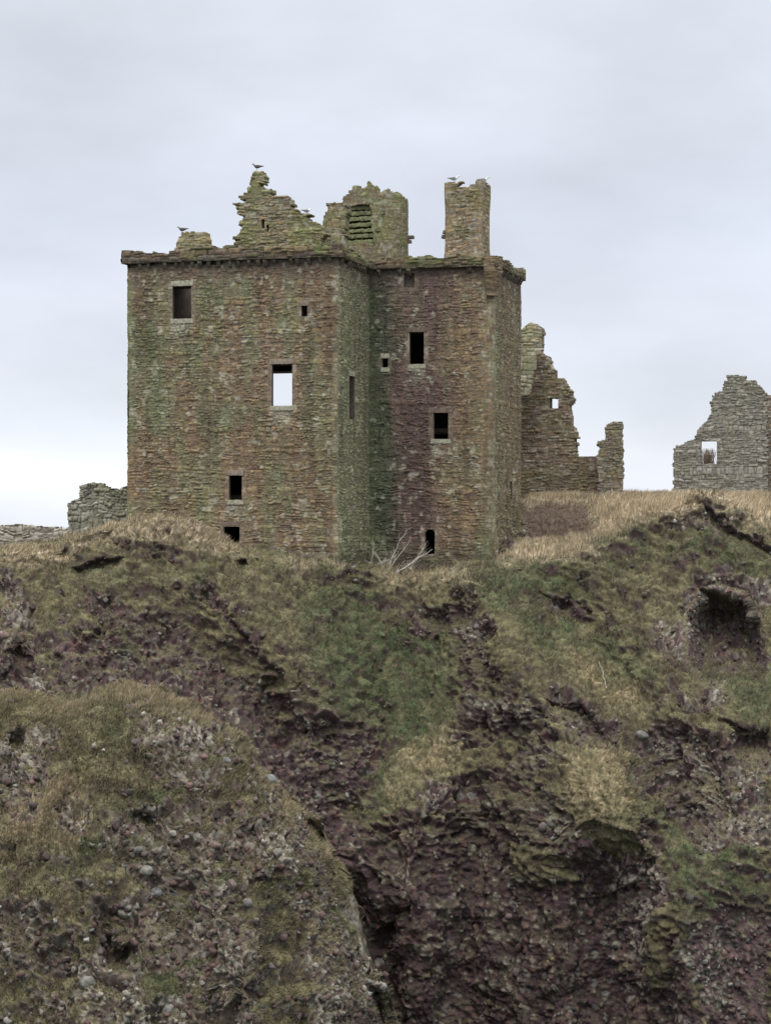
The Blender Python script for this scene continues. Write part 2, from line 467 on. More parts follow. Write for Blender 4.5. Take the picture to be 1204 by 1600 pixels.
S1 = W1; S2_ = W1+D1; S3 = S2_+W2; S4 = S3+(D2-D1)
def keepcol(s, z, st, e):
    zero = np.zeros_like(s)
    n1 = fbm(s, z, zero, 3.2, 3, 301); n2 = fbm(s, z, zero, 1.6, 3, 302); n3 = fbm(s, z*0.35, zero, 1.1, 3, 303); n4 = fbm(s, z, zero, 0.5, 2, 304)
    c = stonemix(st, [OCH, BRN, RED, PUR, GRY, OCH], [3.4, 3.4, 0.8, 0.6, 1.0, 1.4])*0.96
    front = (s < S1)
    w_p = np.clip(0.45*sstep(0.15, 0.5, n1+0.3*n2+0.3*n4), 0, 1)
    c = mixc(c, np.array(PUR)*1.2, np.where(front, w_p*0.45, 0))
    g = np.where(front, 0.5*np.exp(-((s-1.5)/0.55)**2)*sstep(3, 8, z)+0.55*sstep(0.05, 0.5, n3-0.05*n2)+0.35*sstep(0.2, 0.5, n2), 0)
    g = g+np.where(front, 0.75*sstep(0.8, 0.0, s)*sstep(-0.4, 0.3, n3), 0)
    # return face: grey-green lichen
    ret = (s >= S1) & (s < S2_)
    c = np.where(ret[..., None], c*0.45+np.array(GGR)*0.62*(0.75+0.5*st['c'])[..., None], c)
    g = g+np.where(ret, 0.25+0.5*sstep(-0.2, 0.5, n3), 0)
    # wing front
    wg = (s >= S2_) & (s < S3); t = s-S2_
    pw = sstep(0.3, 0.9, t+0.4*n2)*(1-sstep(3.0, 4.8, t+1.3*n1+0.3*n4))
    c = np.where(wg[..., None], mixc(c, np.array(PUR)*(0.75+0.5*st['c'])[..., None], np.clip(pw*0.85, 0, 1)), c)
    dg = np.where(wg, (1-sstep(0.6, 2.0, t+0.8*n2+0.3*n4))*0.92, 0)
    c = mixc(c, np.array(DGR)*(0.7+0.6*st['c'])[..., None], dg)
    g = g+np.where(wg, 0.45*np.exp(-((t-6.3)/0.45)**2)*sstep(-0.5, 0.3, n2+n4)+0.25*sstep(0.1, 0.5, n3)+0.55*sstep(1.2, -1.0, z)*sstep(-.2, .3, n2+0.2), 0)
    # wing side
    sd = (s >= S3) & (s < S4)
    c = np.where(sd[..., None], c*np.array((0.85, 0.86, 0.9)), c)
    g = g+np.where(sd, 0.15+0.35*np.exp(-((s-S3-0.3)/0.9)**2)*sstep(-0.5, 0.3, n2+n4)+0.3*sstep(0, 0.5, n3), 0)
    gg = mixc(np.broadcast_to(np.array(GRN), c.shape)*(0.8+0.6*st['c'])[..., None], GGR, np.clip(0.45+0.5*n4, 0, 1))
    c = mixc(c, gg, np.clip(g, 0, 0.92))
    stk = fbm(s, z*0.10, zero, 0.55, 3, 306)                # rain streaks down the faces
    c = c*(1-0.28*sstep(0.05, 0.45, stk+0.15*n4))[..., None]*0.95
    c = mixc(c, np.array((0.125, 0.145, 0.068))*(0.7+0.6*st['c'])[..., None], 0.5*sstep(0.15, 0.5, -stk+0.2*n2)*np.where(front | ret, 1, 0.5))
    # quoins at the two near corners
    for sc_, wq in ((S1, 0.30), (S3, 0.28)):
        q = np.clip(1-np.abs(s-sc_-0.12)/(wq+0.16*np.where(hsh(np.floor(z/0.36), zero, 0, 5) > .5, 1, -1)), 0, 1)
        c = mixc(c, np.array((0.29, 0.28, 0.19)), sstep(0, 0.25, q)*0.5*sstep(-0.6, 0.2, n4))
    for h in [o[1] for o in OP]:                            # dressed margins
        m = (s > h[0]-0.2-0.08*(st['a'] > .5)) & (s < h[1]+0.2+0.08*(st['b'] > .5)) & (z > h[2]-0.05) & (z < h[3]+0.05)
        c = np.where(m[..., None], c*0.45+np.array((0.20, 0.17, 0.13))*0.55*(0.8+0.4*st['c'])[..., None], c)
    dm = sstep(-0.2, -1.1, z+0.5*n2)                        # darker towards the foot
    c = mixc(c, np.array((0.075, 0.075, 0.048)), dm*0.6)
    # pale lichen below the sills, dark staining under the parapet
    for (f0, f1, g1) in SILLS:
        m = sstep(f0-0.25, f0, s)*sstep(f1+0.25, f1, s)*sstep(g1-1.3, g1-0.4, z)*(z < g1)*sstep(-0.5, 0.2, n4)
        c = mixc(c, PAL, m*0.55)
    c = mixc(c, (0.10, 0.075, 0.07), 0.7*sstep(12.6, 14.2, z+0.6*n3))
    c = mixc(c, np.array((0.075, 0.058, 0.048)), (1-e)*0.55)
    li = sstep(0.35, 0.6, fbm(s, z, zero, 0.30, 2, 305)+0.25*n1)
    return mixc(c, PAL, li*0.4)

# openings of each face, from where they stand in the photograph
def op(A, B, s_off, x0, x1, y0, y1):
    a, Ya = line_s(A, B, x0); b, Yb = line_s(A, B, x1); Y = (Ya+Yb)/2
    return (s_off+a, s_off+b, (HOR-y1)/F*Y, (HOR-y0)/F*Y)
OP = [
 ('window', op(pL, pC, 0, 270, 299, 447, 498), 1.5),
 ('window', op(pL, pC, 0, 471, 480, 478, 494), 1.5),
 ('window', op(pL, pC, 0, 425, 456.5, 569, 634), 1.5),
 ('window', op(pL, pC, 0, 358, 378, 743, 781), 1.5),
 ('window', op(pL, pC, 0, 350, 375, 823, 858), 1.5),
 ('window', op(pC, pR, S1, 545.5, 553, 588, 655), 1.2),
 ('window', op(pR, pW, S2_, 639.5, 662, 519, 569), 1.4),
 ('window', op(pR, pW, S2_, 597, 606, 560, 574), 1.4),
 ('window', op(pR, pW, S2_, 677, 700, 645, 686), 1.4),
 ('window', op(pR, pW, S2_, 631, 647, 427, 449), 0.22),
 ('window', op(pW, pWB, S3, 796, 799, 752, 780), 0.5),
 ('doorway', op(pR, pW, S2_, 664, 679.5, 827, 866), 1.4),
]
SILLS = [(OP[k][1][0], OP[k][1][1], OP[k][1][2]) for k in (0, 2, 3, 6, 8)]
# an opening in the far wall: the sky shows through it
bk = []
for px, py in ((418, 584), (466, 645)):
    s_, Y_ = line_s(pWB, pBL, px); bk.append((s_, (HOR-py)/F*Y_))
OPB = (S4+bk[1][0]-0.9, S4+bk[0][0]+0.9, bk[1][1]-1.2, bk[0][1])
holes = [o[1] for o in OP]+[OPB]
flat = [(h[0]-0.24, h[1]+0.24, h[2]-0.26, h[3]+0.26) for h in [o[1] for o in OP]]
kp = [pL, pC, pR, pW, pWB, pBL]
def topkeep(s, z):
    return z < 14.1+0.22*vn(s/0.8, np.zeros_like(s), np.zeros_like(s), 77)
def kbatter(s, z):
    return 0.10*sstep(1.5, -1.5, z)+0.0
uR = (pR-pW)/np.linalg.norm(pR-pW); uB = (pWB-pW)/np.linalg.norm(pWB-pW)
qa, qb, qm = pW+uR*0.42, pW+uB*0.42, pW+(uR+uB)*0.125
dl = 0.84-2*np.linalg.norm(qa-qm)
holes_w = [(h[0]-dl, h[1]-dl, h[2], h[3]) if h[0] > S3 else h for h in holes]
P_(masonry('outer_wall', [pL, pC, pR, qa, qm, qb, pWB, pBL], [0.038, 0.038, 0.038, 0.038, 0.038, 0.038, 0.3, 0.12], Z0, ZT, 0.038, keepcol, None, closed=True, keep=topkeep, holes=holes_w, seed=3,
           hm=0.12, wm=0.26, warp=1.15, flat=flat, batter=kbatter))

# inner faces of the thick walls, floors, added roof slab
IN = 1.5
ip = [loc(W1-IN, IN), loc(IN, IN), loc(IN, D1+IN), loc(-W2+IN, D1+IN), loc(-W2+IN, D2-IN), loc(W1-IN, D2-IN)]
SPL = 0.62
def inner_shell():
    V = []; Q = []
    segs = [(0, 0, S1), (1, S1, S2_), (2, S2_, S3), (3, S3, S4), (4, S4, S4+W1+W2), (5, S4+W1+W2, S4+W1+W2+D2)]
    for k, sa, sb in segs:
        A, B = kp[k], kp[(k+1) % 6]; a, b = ip[k], ip[(k+1) % 6]
        d = (B-A)/np.linalg.norm(B-A)
        lo_, hi_ = sa+np.dot(a-A, d), sa+np.dot(b-A, d)
        hh = [(h[0]-SPL, h[1]+SPL, h[2]-0.3, h[3]+0.02) for i, h in enumerate(holes) if sa <= h[0] < sb and (i >= len(OP) or OP[i][2] > 1.1)]
        ss = sorted({lo_, hi_, *[v for h in hh for v in h[:2]]}); zz = sorted({Z0, 14.2, *[v for h in hh for v in h[2:4]]})
        for i in range(len(ss)-1):
            for j in range(len(zz)-1):
                cs, cz = (ss[i]+ss[i+1])/2, (zz[j]+zz[j+1])/2
                if any(h[0] < cs < h[1] and h[2] < cz < h[3] for h in hh): continue
                n_ = len(V)
                for s_, z_ in ((ss[i+1], zz[j]), (ss[i], zz[j]), (ss[i], zz[j+1]), (ss[i+1], zz[j+1])):
                    p = a+d*(s_-lo_); V.append((p[0], p[1], z_))
                Q.append((n_, n_+1, n_+2, n_+3))
    return mesh('inner_wall', np.array(V), [np.array(Q)], M_INNER)
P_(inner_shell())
def slab(name, rects, z, t, mat):
    V = []; Q = []
    for (a0, a1, b0, b1) in rects:
        n_ = len(V)
        for zz in (z, z+t):
            for a, b in ((a0, b0), (a1, b0), (a1, b1), (a0, b1)):
                V.append((a, b, zz))
        Q += [(n_, n_+1, n_+2, n_+3), (n_+7, n_+6, n_+5, n_+4)]+[(n_+i, n_+4+i, n_+4+(i+1) % 4, n_+(i+1) % 4) for i in range(4)]
    return P_(mesh(name, toworld(np.array(V, float)), [np.array(Q)], mat))
for zf in (1.9, 5.5, 10.9):
    slab('floor_slab', [(IN+0.01, W1-IN-0.01, IN+0.01, D2-IN-0.01), (-W2+IN+0.01, IN, D1+IN+0.01, D2-IN-0.01)], zf, 0.3, M_INNER)
slab('added_roof_slab', [(7.6, W1-0.1, 0.1, IN), (0.1, 7.58, 0.1, D2-0.1), (9.74, W1-0.1, IN+0.01, D2-0.1), (7.6, 9.72, IN+0.01, 4.6), (7.6, 9.72, D2-IN, D2-0.1), (-W2+0.1, 0.09, D1+0.1, D2-0.1)], 13.86, 0.25, M_INNER)  # unseen slab added to keep the rooms dark, hole lets some light in

def reveal(kind, h, depth, lintel=None, sill=None, lm=None, sm=None):
    depth = IN if depth > 1.1 else depth
    seg = 0 if h[0] < S1 else 1 if h[0] < S2_ else 2 if h[0] < S3 else 3 if h[0] < S4 else 4
    sa = [0, S1, S2_, S3, S4][seg]
    A, B = kp[seg], kp[seg+1]; d = (B-A)/np.linalg.norm(B-A); inn = np.array([-d[1], d[0]])
    def M(V): return np.stack([A[0]+d[0]*(V[:, 0]-sa)+inn[0]*V[:, 1], A[1]+d[1]*(V[:, 0]-sa)+inn[1]*V[:, 1], V[:, 2]], -1)
    a0, a1, z0, z1 = h; f = -0.02
    V = []; Q = []
    def q(*p):
        n_ = len(V); V.extend(p); Q.append(tuple(range(n_, n_+len(p))))
    def tunnel(d0, d1, A0, A1, B0, B1):              # rings: (a0,a1,z0,z1) at depth d0 -> d1
        q((A0[0], d0, A0[2]), (B0[0], d1, B0[2]), (B0[0], d1, B0[3]), (A0[0], d0, A0[3])); q((A0[1], d0, A0[2]), (A0[1], d0, A0[3]), (B0[1], d1, B0[3]), (B0[1], d1, B0[2]))
        q((A0[0], d0, A0[3]), (B0[0], d1, B0[3]), (B0[1], d1, B0[3]), (A0[1], d0, A0[3])); q((A0[0], d0, A0[2]), (A0[1], d0, A0[2]), (B0[1], d1, B0[2]), (B0[0], d1, B0[2]))
    R0 = (a0, a1, z0, z1)
    if depth > 1.1:
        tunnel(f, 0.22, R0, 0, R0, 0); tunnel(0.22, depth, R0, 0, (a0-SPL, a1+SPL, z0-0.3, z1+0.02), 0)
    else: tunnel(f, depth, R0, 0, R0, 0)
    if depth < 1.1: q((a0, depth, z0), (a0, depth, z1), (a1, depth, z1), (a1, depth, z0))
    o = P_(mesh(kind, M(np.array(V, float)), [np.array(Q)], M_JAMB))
    if lintel: box('lintel', (a0-lintel, -0.055, z1+0.004), (a1+lintel, 0.35, z1+0.27), lm or M_DRESSED, o, M, 0.03, 1)
    if sill: box('sill', (a0-sill, -0.06, z0-0.24), (a1+sill, 0.4, z0-0.004), sm or M_LICHENSTONE, o, M, 0.03, 1)
    if kind == 'doorway':                           # rounded head: two shoulder stones in the corners
        wd = a1-a0
        for sg in (0, 1):
            Vv = []; k_ = 8
            cx = a0 if sg == 0 else a1; dr = 1 if sg == 0 else -1
            arc = [(cx+dr*(wd/2-wd/2*math.cos(t*math.pi/2/k_)), z1-wd/2+wd/2*math.sin(t*math.pi/2/k_)) for t in range(k_+1)]
            for dep in (-0.015, 0.5):
                Vv += [(x_, dep, y_) for x_, y_ in arc]+[(cx, dep, z1)]
            m_ = k_+2; Qs = []; T = []
            for dep in (0, m_):
                for t in range(k_): T.append((dep+t, dep+t+1, dep+m_-1))
            Qs += [(t, t+1, m_+t+1, m_+t) for t in range(k_)]
            mesh('arch_stone', M(np.array(Vv, float)), [np.array(T), np.array(Qs)], M_DRESSDARK, o)
    return o
specs = [(.12, .15, M_LICHENSTONE, M_LICHENSTONE), (.1, None, None, None), (.15, .12, None, M_LICHENSTONE), (.1, .1, None, M_LICHENSTONE), (.12, None, M_DRESSDARK, None),
         (.05, None, M_LICHENSTONE, None), (.2, .12, M_DRESSDARK, M_LICHENSTONE), (.1, .1, M_LICHENSTONE, None), (.3, .15, M_DRESSDARK, M_LICHENSTONE),
         (.25, .3, M_DRESSDARK, M_DRESSDARK), (None, None, None, None), (None, .1, None, M_DRESSDARK)]
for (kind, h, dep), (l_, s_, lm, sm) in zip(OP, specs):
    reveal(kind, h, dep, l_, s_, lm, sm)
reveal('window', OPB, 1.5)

# parapet on its corbels
def offs(k, d):        # outer polygon pushed out by d
    return [loc(W1+d, -d), loc(-d, -d), loc(-d, D1-d), loc(-W2-d, D1-d), loc(-W2-d, D2+d), loc(W1+d, D2+d)]
po = offs(0, 0.25)
Lp = [np.linalg.norm(po[(k+1) % 6]-po[k]) for k in range(6)]; Cp = np.concatenate([[0], np.cumsum(Lp)])
def parcol(s, z, st, e):
    zero = np.zeros_like(s)
    c = stonemix(st, [OCH, BRN, PUR, GRY, GRN], [1.4, 2.2, 1, 1.4, 1.2])*0.72
    g = sstep(-0.15, 0.4, fbm(s, z, zero, 0.9, 3, 402))*0.75
    c = mixc(c, (0.14, 0.15, 0.065), g)
    c = mixc(c, (0.04, 0.032, 0.03), (1-e)*0.6)
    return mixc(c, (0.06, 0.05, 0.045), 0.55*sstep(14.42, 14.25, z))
def parkeep(s, z):
    zero = np.zeros_like(s)
    n = vn(s/0.45, zero, zero, 405)*0.13+vn(s/1.8, zero, zero, 406)*0.11
    hgt = 14.72+n
    hgt = np.where((s > Cp[1]+1.2) & (s < Cp[2]), 14.58+1.2*n, hgt)             # crumbled above the inner corner
    hgt = np.where((s > Cp[1]-0.9) & (s < Cp[1]+1.2), 14.5+1.6*n, hgt)
    hgt = np.where((s > Cp[2]) & (s < Cp[3]-0.6), 14.68+0.8*n, hgt)
    hgt = np.where((s > Cp[3]-1.2) & (s < Cp[4]), 14.60+1.2*n, hgt)
    return z < hgt
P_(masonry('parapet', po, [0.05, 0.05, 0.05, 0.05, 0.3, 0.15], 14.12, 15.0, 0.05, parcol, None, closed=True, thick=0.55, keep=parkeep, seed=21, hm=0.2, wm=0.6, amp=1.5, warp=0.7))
def corbel_row(seg, a, b, step, skip):
    A, B = kp[seg], kp[seg+1]; d = (B-A)/np.linalg.norm(B-A); inn = np.array([-d[1], d[0]])
    L = np.linalg.norm(B-A); s = a
    while s < L-b:
        wv = random.uniform(0.15, 0.24); s2 = s+wv
        if random.random() > skip:
            def M(V, s=s): return np.stack([A[0]+d[0]*(V[:, 0]+s)+inn[0]*V[:, 1], A[1]+d[1]*(V[:, 0]+s)+inn[1]*V[:, 1], V[:, 2]], -1)
            z1 = 14.13; hgt = random.uniform(0.24, 0.36); pr = random.uniform(0.17, 0.26)
            prof = [(0.1, z1-hgt), (-0.07, z1-hgt), (-pr*0.75, z1-hgt*0.45), (-pr, z1-hgt*0.3), (-pr, z1), (0.1, z1)]
            V = [(x_, y_, z_) for x_ in (0, wv) for y_, z_ in prof]; n_ = 6
            Q = [(i, i+n_, (i+1) % n_+n_, (i+1) % n_) for i in range(n_)]
            Vv = np.array(V, float); Vv[:, 2] = np.minimum(Vv[:, 2], z1)
            T = [(0, 1, 2, 3), (0, 3, 4, 5), (9, 8, 7, 6), (11, 10, 9, 6)]
            P_(mesh('corbel', M(Vv), [np.array(Q), np.array(T)], M_CORBEL))
        s = s2+step*random.uniform(0.5, 1.5)
corbel_row(0, 0.1, 0.1, 0.30, 0.16)
corbel_row(1, 0.3, 1.0, 0.36, 0.15)
corbel_row(2, 0.5, 0.2, 0.4, 0.45)
corbel_row(3, 0.1, 0.2, 0.4, 0.35)

# rounded corner corbelling at the right of the wing
def arcpath(cx, cy, r, a0, a1, n):
    return [np.array([cx+r*math.cos(a0+(a1-a0)*i/n), cy+r*math.sin(a0+(a1-a0)*i/n)]) for i in range(n+1)]
cw = loc(-W2+0.25, D1+0.25)
def bulgecol(s, z, st, e):
    return mixc(parcol(s, z+1, st, e), BRN, 0.5*np.ones_like(s))
def bulge_bend(P, s, z):
    k = sstep(12.6, 14.0, z)*0.24-0.02
    d = P[..., :2]-cw; r = np.linalg.norm(d, axis=-1, keepdims=True)
    P = P.copy(); P[..., :2] = cw+d/r*(r+k[..., None]); return P
P_(masonry('corner_corbelling', arcpath(cw[0], cw[1], 0.46, math.radians(-120), math.radians(10), 16), 0.05, 12.6, 14.66, 0.05, bulgecol, None, thick=0.25, seed=29, hm=0.2, wm=0.5, bend=bulge_bend))

# ---- standing remains on the wall head
def gablecol(base, green, seed):
    def f(s, z, st, e):
        zero = np.zeros_like(s)
        c = stonemix(st, base, [1]*len(base))
        n = fbm(s, z, zero, 0.9, 3, seed); n2 = fbm(s, z, zero, 0.28, 2, seed+1)
        c = mixc(c, np.array((0.19, 0.20, 0.085)), np.clip(green*sstep(-0.3, 0.5, n), 0, 0.9))
        c = mixc(c, (0.06, 0.048, 0.04), (1-e)*0.6)
        return mixc(c, PAL, 0.35*sstep(0.3, 0.6, n2))
    return f
gA, gB = loc(W1, 0.55), loc(0, 0.55)
gp = [(360, 400), (364, 388), (370, 378), (366, 372), (374, 362), (375, 347), (380, 341), (373, 334), (370, 318), (380, 317), (379, 302), (388, 301), (387, 288), (392, 286), (393, 272),
      (398, 265), (407, 265), (411, 286), (414, 297), (423, 298), (425, 307), (445, 307), (452, 312), (457, 323), (463, 327), (466, 334), (483, 335), (484, 346), (494, 348), (497, 358), (506, 362), (508, 400)]
gpl = poly_on(gA, gB, gp)
gh = [poly_on(gA, gB, [(408, 343), (413, 343), (413, 357), (408, 357)]), poly_on(gA, gB, [(416, 352), (420, 353), (420, 361), (416, 360)])]
def gkeep(s, z):
    m = inpoly(s, z, gpl)
    for h in gh: m &= ~inpoly(s, z, h)
    return m
pa = [q[0] for q in gpl]
gA2, e_ = gA, (gB-gA)/np.linalg.norm(gB-gA)
def sub(A, B, s0, s1): d = (B-A)/np.linalg.norm(B-A); return [A+d*s0, A+d*s1]
def free_panel(name, A, B, pts, thick, colfn, parent, seed, holes_px=(), hm=0.17, wm=0.45, step=0.045, zmin=None, amp=1.1, warp=1.0, blend=0.35):
    pl = poly_on(A, B, pts); hs = [poly_on(A, B, h) for h in holes_px]
    s0 = min(p[0] for p in pl)-0.1; s1 = max(p[0] for p in pl)+0.1
    z0 = (zmin if zmin is not None else min(p[1] for p in pl)); z1 = max(p[1] for p in pl)+0.1
    if zmin is not None:
        pl = [(a, zmin-1 if b == min(p[1] for p in pl) else b) for a, b in pl]
    def kf(s, z):
        return inpoly(s+s0, z, pl)
    return masonry(name, sub(np.array(A[:2]), np.array(B[:2]), s0, s1), step, z0, z1, step, colfn, parent, thick=thick, keep=kf, seed=seed, hm=hm, wm=wm, amp=amp, warp=warp, blend=blend,
                   holes=[(min(p[0] for p in h)-s0, max(p[0] for p in h)-s0, min(p[1] for p in h), max(p[1] for p in h)) for h in hs])
PALG = [OCH, BRN, GRY, (0.25, 0.235, 0.13), (0.22, 0.20, 0.12)]
P_(free_panel('gable_wall', gA, gB, gp, 0.75, gablecol(PALG, 0.75, 501), None, 31, [[(408, 343), (413.5, 343), (413.5, 357), (408, 357)], [(416, 352), (420, 353), (420, 362), (416, 361)]], hm=0.15, wm=0.5, blend=0.6))
P_(free_panel('chimney_stub', gA, gB, [(272, 398), (276, 382), (281, 370), (283, 364), (296, 362), (321, 362), (322, 398)], 0.9, gablecol([OCH, (0.33, 0.28, 0.14), GRY], 0.5, 511), None, 33))
P_(free_panel('broken_wall_end', loc(1.2, 0.9), loc(0.35, 5.5), [(494, 402), (496, 366), (503, 358), (512, 372), (524, 380), (540, 386), (556, 391), (562, 400), (562, 420), (494, 420)], 1.0, gablecol([BRN, PUR, GRN, GRY], 0.45, 521), None, 35))

# chimney stack on the wing
ch0, _ = line_s(loc(-20, D1+0.5), loc(20, D1+0.5), 700)
def chim():
    A, B = loc(0, D1+0.55), loc(-W2, D1+0.55)
    s0, Y0 = line_s(A, B, 695); s1, Y1 = line_s(A, B, 752)
    d = (B-A)/np.linalg.norm(B-A); inn = np.array([-d[1], d[0]])
    p0, p1 = A+d*s0, A+d*s1
    dep = 2.0
    q = [p0, p1, p1+inn*dep, p0+inn*dep]
    cn = sum(q)/4
    pts = []
    for i in range(4):                               # softened corners
        a, b, c = q[i-1], q[i], q[(i+1) % 4]
        u, v = (a-b)/np.linalg.norm(a-b), (c-b)/np.linalg.norm(c-b)
        pts += [b+u*0.09, b+(u+v)*0.02, b+v*0.09]
    zt = (HOR-285)/F*Y0
    L = s1-s0
    def kf(s, z):
        zero = np.zeros_like(s)
        h = zt+0.1*vn(s/0.3, zero, zero, 71)
        h = np.where((s > 0.95) & (s < 1.28), zt-0.38, h)
        h = np.where((s >= 1.28) & (s < 1.75), zt-0.16+0.06*vn(s/.2, zero, zero, 72), h)
        return z < h
    def bend(P, s, z):
        k = 1+0.10*sstep(15.5, 14.0, z)+0.05*sstep(17, 18.2, z)
        P = P.copy(); P[..., :2] = cn+(P[..., :2]-cn)*k[..., None]; return P
    P_(masonry('chimney_stack', pts, 0.045, 14.0, zt+0.2, 0.045, gablecol([OCH, BRN, GRY, OCH], 0.38, 531), None, closed=True, thick=0.4, keep=kf, seed=41, hm=0.15, wm=0.4, bend=bend))
    return (p0, p1, zt)
CH = chim()

# stair turret: broken round cap house with its steps showing
def turret():
    Yt = 127.5
    c = at(585, 0, Yt)[:2]; r = 52/F*Yt
    a0 = math.radians(-215); n = 48
    pts = arcpath(c[0], c[1], r, a0, a0+2*math.pi, n)[:-1]
    zt = (HOR-326)/F*Yt; zpk = (HOR-303)/F*Yt; zb = 14.0
    per = 2*math.pi*r
    ang = lambda s: a0+s/per*2*math.pi
    def kf(s, z):
        zero = np.zeros_like(s); A = ang(s)
        x = c[0]+np.cos(A)*r; front = np.sin(A) < 0
        px = 602+x/Yt*F
        h = 0.10*np.sign(vn(s/0.28, zero, zero, 84))+(HOR-np.interp(px, [533, 538, 545, 560, 580, 600, 616, 630, 638], [322, 312, 307, 300, 298, 301, 306, 311, 318]))/F*Yt+0.14*vn(s/0.35, zero, zero, 81)
        h = np.where(front, h, h-0.25)
        m = z < h
        gap = front & (px > 531) & (px < 579+3*vn(z/.3, zero, zero, 86)) & (z > (HOR-386)/F*Yt) & (z < (HOR-327-2*vn(s/.2, zero, zero, 83))/F*Yt)
        return m & ~gap
    col = gablecol([GRY, BRN, (0.22, 0.205, 0.13), GRN, BRN], 0.6, 541)
    o = P_(masonry('stair_turret', pts, 0.045, zb, zt+1.3, 0.045, col, None, closed=True, thick=0.45, keep=kf, seed=43, hm=0.16, wm=0.36, amp=2.0, warp=1.3))
    # rubble dome
    nr, na = 40, 150
    rr = np.linspace(0.0, 1.0, nr)[:, None]; aa = np.linspace(0, 2*np.pi, na+1)[None, :]
    X = c[0]+np.cos(aa)*rr*(r-0.25); Y = c[1]+np.sin(aa)*rr*(r-0.25)
    prof = (1-rr**2.4)**0.8
    Zd = zt-0.1+(zpk-zt)*prof
    st = stones(aa*r*0.8+0*rr, rr*2.6+0*aa, 91, 0.24, 0.42)
    e = sstep(0, 0.04, st['d'])
    Zd = Zd+e*0.20*st['a']-0.07+0.1*fbm(X, Y, 0*X, 0.8, 2, 92)
    left = sstep(c[0]-0.15*r, c[0]-0.75*r, X); Zd = Zd-left*0.42
    idx = np.arange(nr*(na+1)).reshape(nr, na+1)
    q = np.stack([idx[:-1, :-1], idx[1:, :-1], idx[1:, 1:], idx[:-1, 1:]], -1).reshape(-1, 4)
    V = np.stack([X, Y, Zd], -1).reshape(-1, 3)
    cc = col(aa*r+0*rr, rr*2+0*aa, st, e).reshape(-1, 3)
    mesh('vault_top', V, [q], M_STONE, o, cc)
    # steps, seen through the broken side
    for k in range(7):
        zk = (HOR-386)/F*Yt+k*0.30+random.uniform(-0.05, 0.04)
        a = math.radians(-118+k*1.5); 
        d = np.array([math.cos(a), math.sin(a)]); t = np.array([-d[1], d[0]])
        cen = c+d*(r-0.72+0.03*k)+t*(0.22*random.uniform(-1, 1))
        def M(V): return np.stack([cen[0]+t[0]*V[:, 0]+d[0]*V[:, 1], cen[1]+t[1]*V[:, 0]+d[1]*V[:, 1], V[:, 2]], -1)
        box('stair_tread', (-0.95, -0.7, zk), (0.95, 0.62-0.05*k, zk+random.uniform(0.18, 0.25)), M_STEP, o, M, 0.07, 1)
M_STEP = mat_plain('mossy_step', (0.14, 0.15, 0.08), 0.45, 5)
turret()
for (px_, py_, Y_) in ((641, 371, 127.4), (637, 378, 127.4), (698, 363, 125.6), (696, 370, 125.7)):
    q_ = at(px_, py_, Y_)
    box('projecting_stone', (-0.22, -0.15, -0.07), (0.2, 0.3, 0.08), M_CORBEL, None, (lambda V, q_=q_: V+q_), 0.06, 1)
    P_(bpy.data.objects[[o.name for o in C.objects if o.name.startswith('projecting_stone')][-1]])
# wall between gable and turret, left half of the cap house
P_(free_panel('cap_house_wall', loc(2.2, 3.2), loc(-0.6, 3.4), [(503, 420), (504, 332), (510, 330), (511, 318), (522, 316), (540, 317), (541, 330), (536, 420)], 0.9, gablecol([GRY, GRN, OCH], 0.6, 551), None, 37))

# ------------------------------------------------------------------ other ruins
def ruin(name, label, cat, loc_):
    o = empty(name, loc_); tag(o, label, cat); return o
def adopt(root, *objs):
    for o in objs: o.parent = root; o.location = tuple(-np.array(root.location))
c1 = gablecol([BRN, PUR, (0.165, 0.14, 0.115), BRN, GRY], 0.30, 601)
c2 = gablecol([GRY, (0.21, 0.195, 0.165), (0.18, 0.16, 0.135), BRN], 0.28, 611)
c3 = gablecol([(0.26, 0.25, 0.222), (0.215, 0.21, 0.19), (0.17, 0.165, 0.147), (0.23, 0.212, 0.18)], 0.15, 621)
c4 = gablecol([(0.36, 0.35, 0.31), (0.20, 0.20, 0.16), (0.15, 0.14, 0.11), (0.28, 0.28, 0.22)], 0.4, 631)
A, B = at(780, 0, 139)[:2], at(980, 0, 137)[:2]
r1 = ruin('ruined_range', 'ruined roofless wall with stepped broken gable just behind the right side of the tower', 'ruin', (8.5, 138, 2.2))
g1 = free_panel('gable_wall', A, B, [(790, 790), (790, 520), (812, 518), (822, 508), (830, 503), (838, 508), (846, 515), (845, 555), (858, 557), (859, 572), (864, 575), (868, 590), (878, 592), (881, 601), (893, 612), (894, 625), (889, 635),
     (892, 655), (890, 665), (899, 669), (899, 713), (938, 714), (938, 790)], 0.85, c1, None, 51, [[(858, 622), (871.5, 622), (871.5, 638), (858, 638)]], step=0.05, zmin=1.0, hm=0.14, wm=0.36)
A2, B2 = at(900, 0, 136.4)[:2], at(1000, 0, 136.0)[:2]
g2 = free_panel('end_pier', A2, B2, [(932, 790), (934, 752), (930, 715), (938, 700), (932, 695), (933, 689), (945, 687), (946, 664), (958, 659), (972, 660), (974, 790)], 1.1, c2, None, 53, step=0.05, zmin=1.0, hm=0.15, wm=0.36, blend=0.2)
A3, B3 = at(800, 0, 136.6)[:2], at(860, 0, 136.4)[:2]
g3 = free_panel('pale_pier', A3, B3, [(800, 620), (800, 518), (813, 516), (823, 507), (829, 504), (838, 508), (846, 516), (845, 556), (836, 560), (830, 600), (826, 620)], 0.5, gablecol([GRY, PAL, OCH, GGR], 0.5, 641), None, 55, step=0.05, hm=0.34, wm=0.6)
g3.name = 'corner_dressing'
adopt(r1, g1, g2, g3)
A, B = at(1040, 0, 152)[:2], at(1300, 0, 150)[:2]
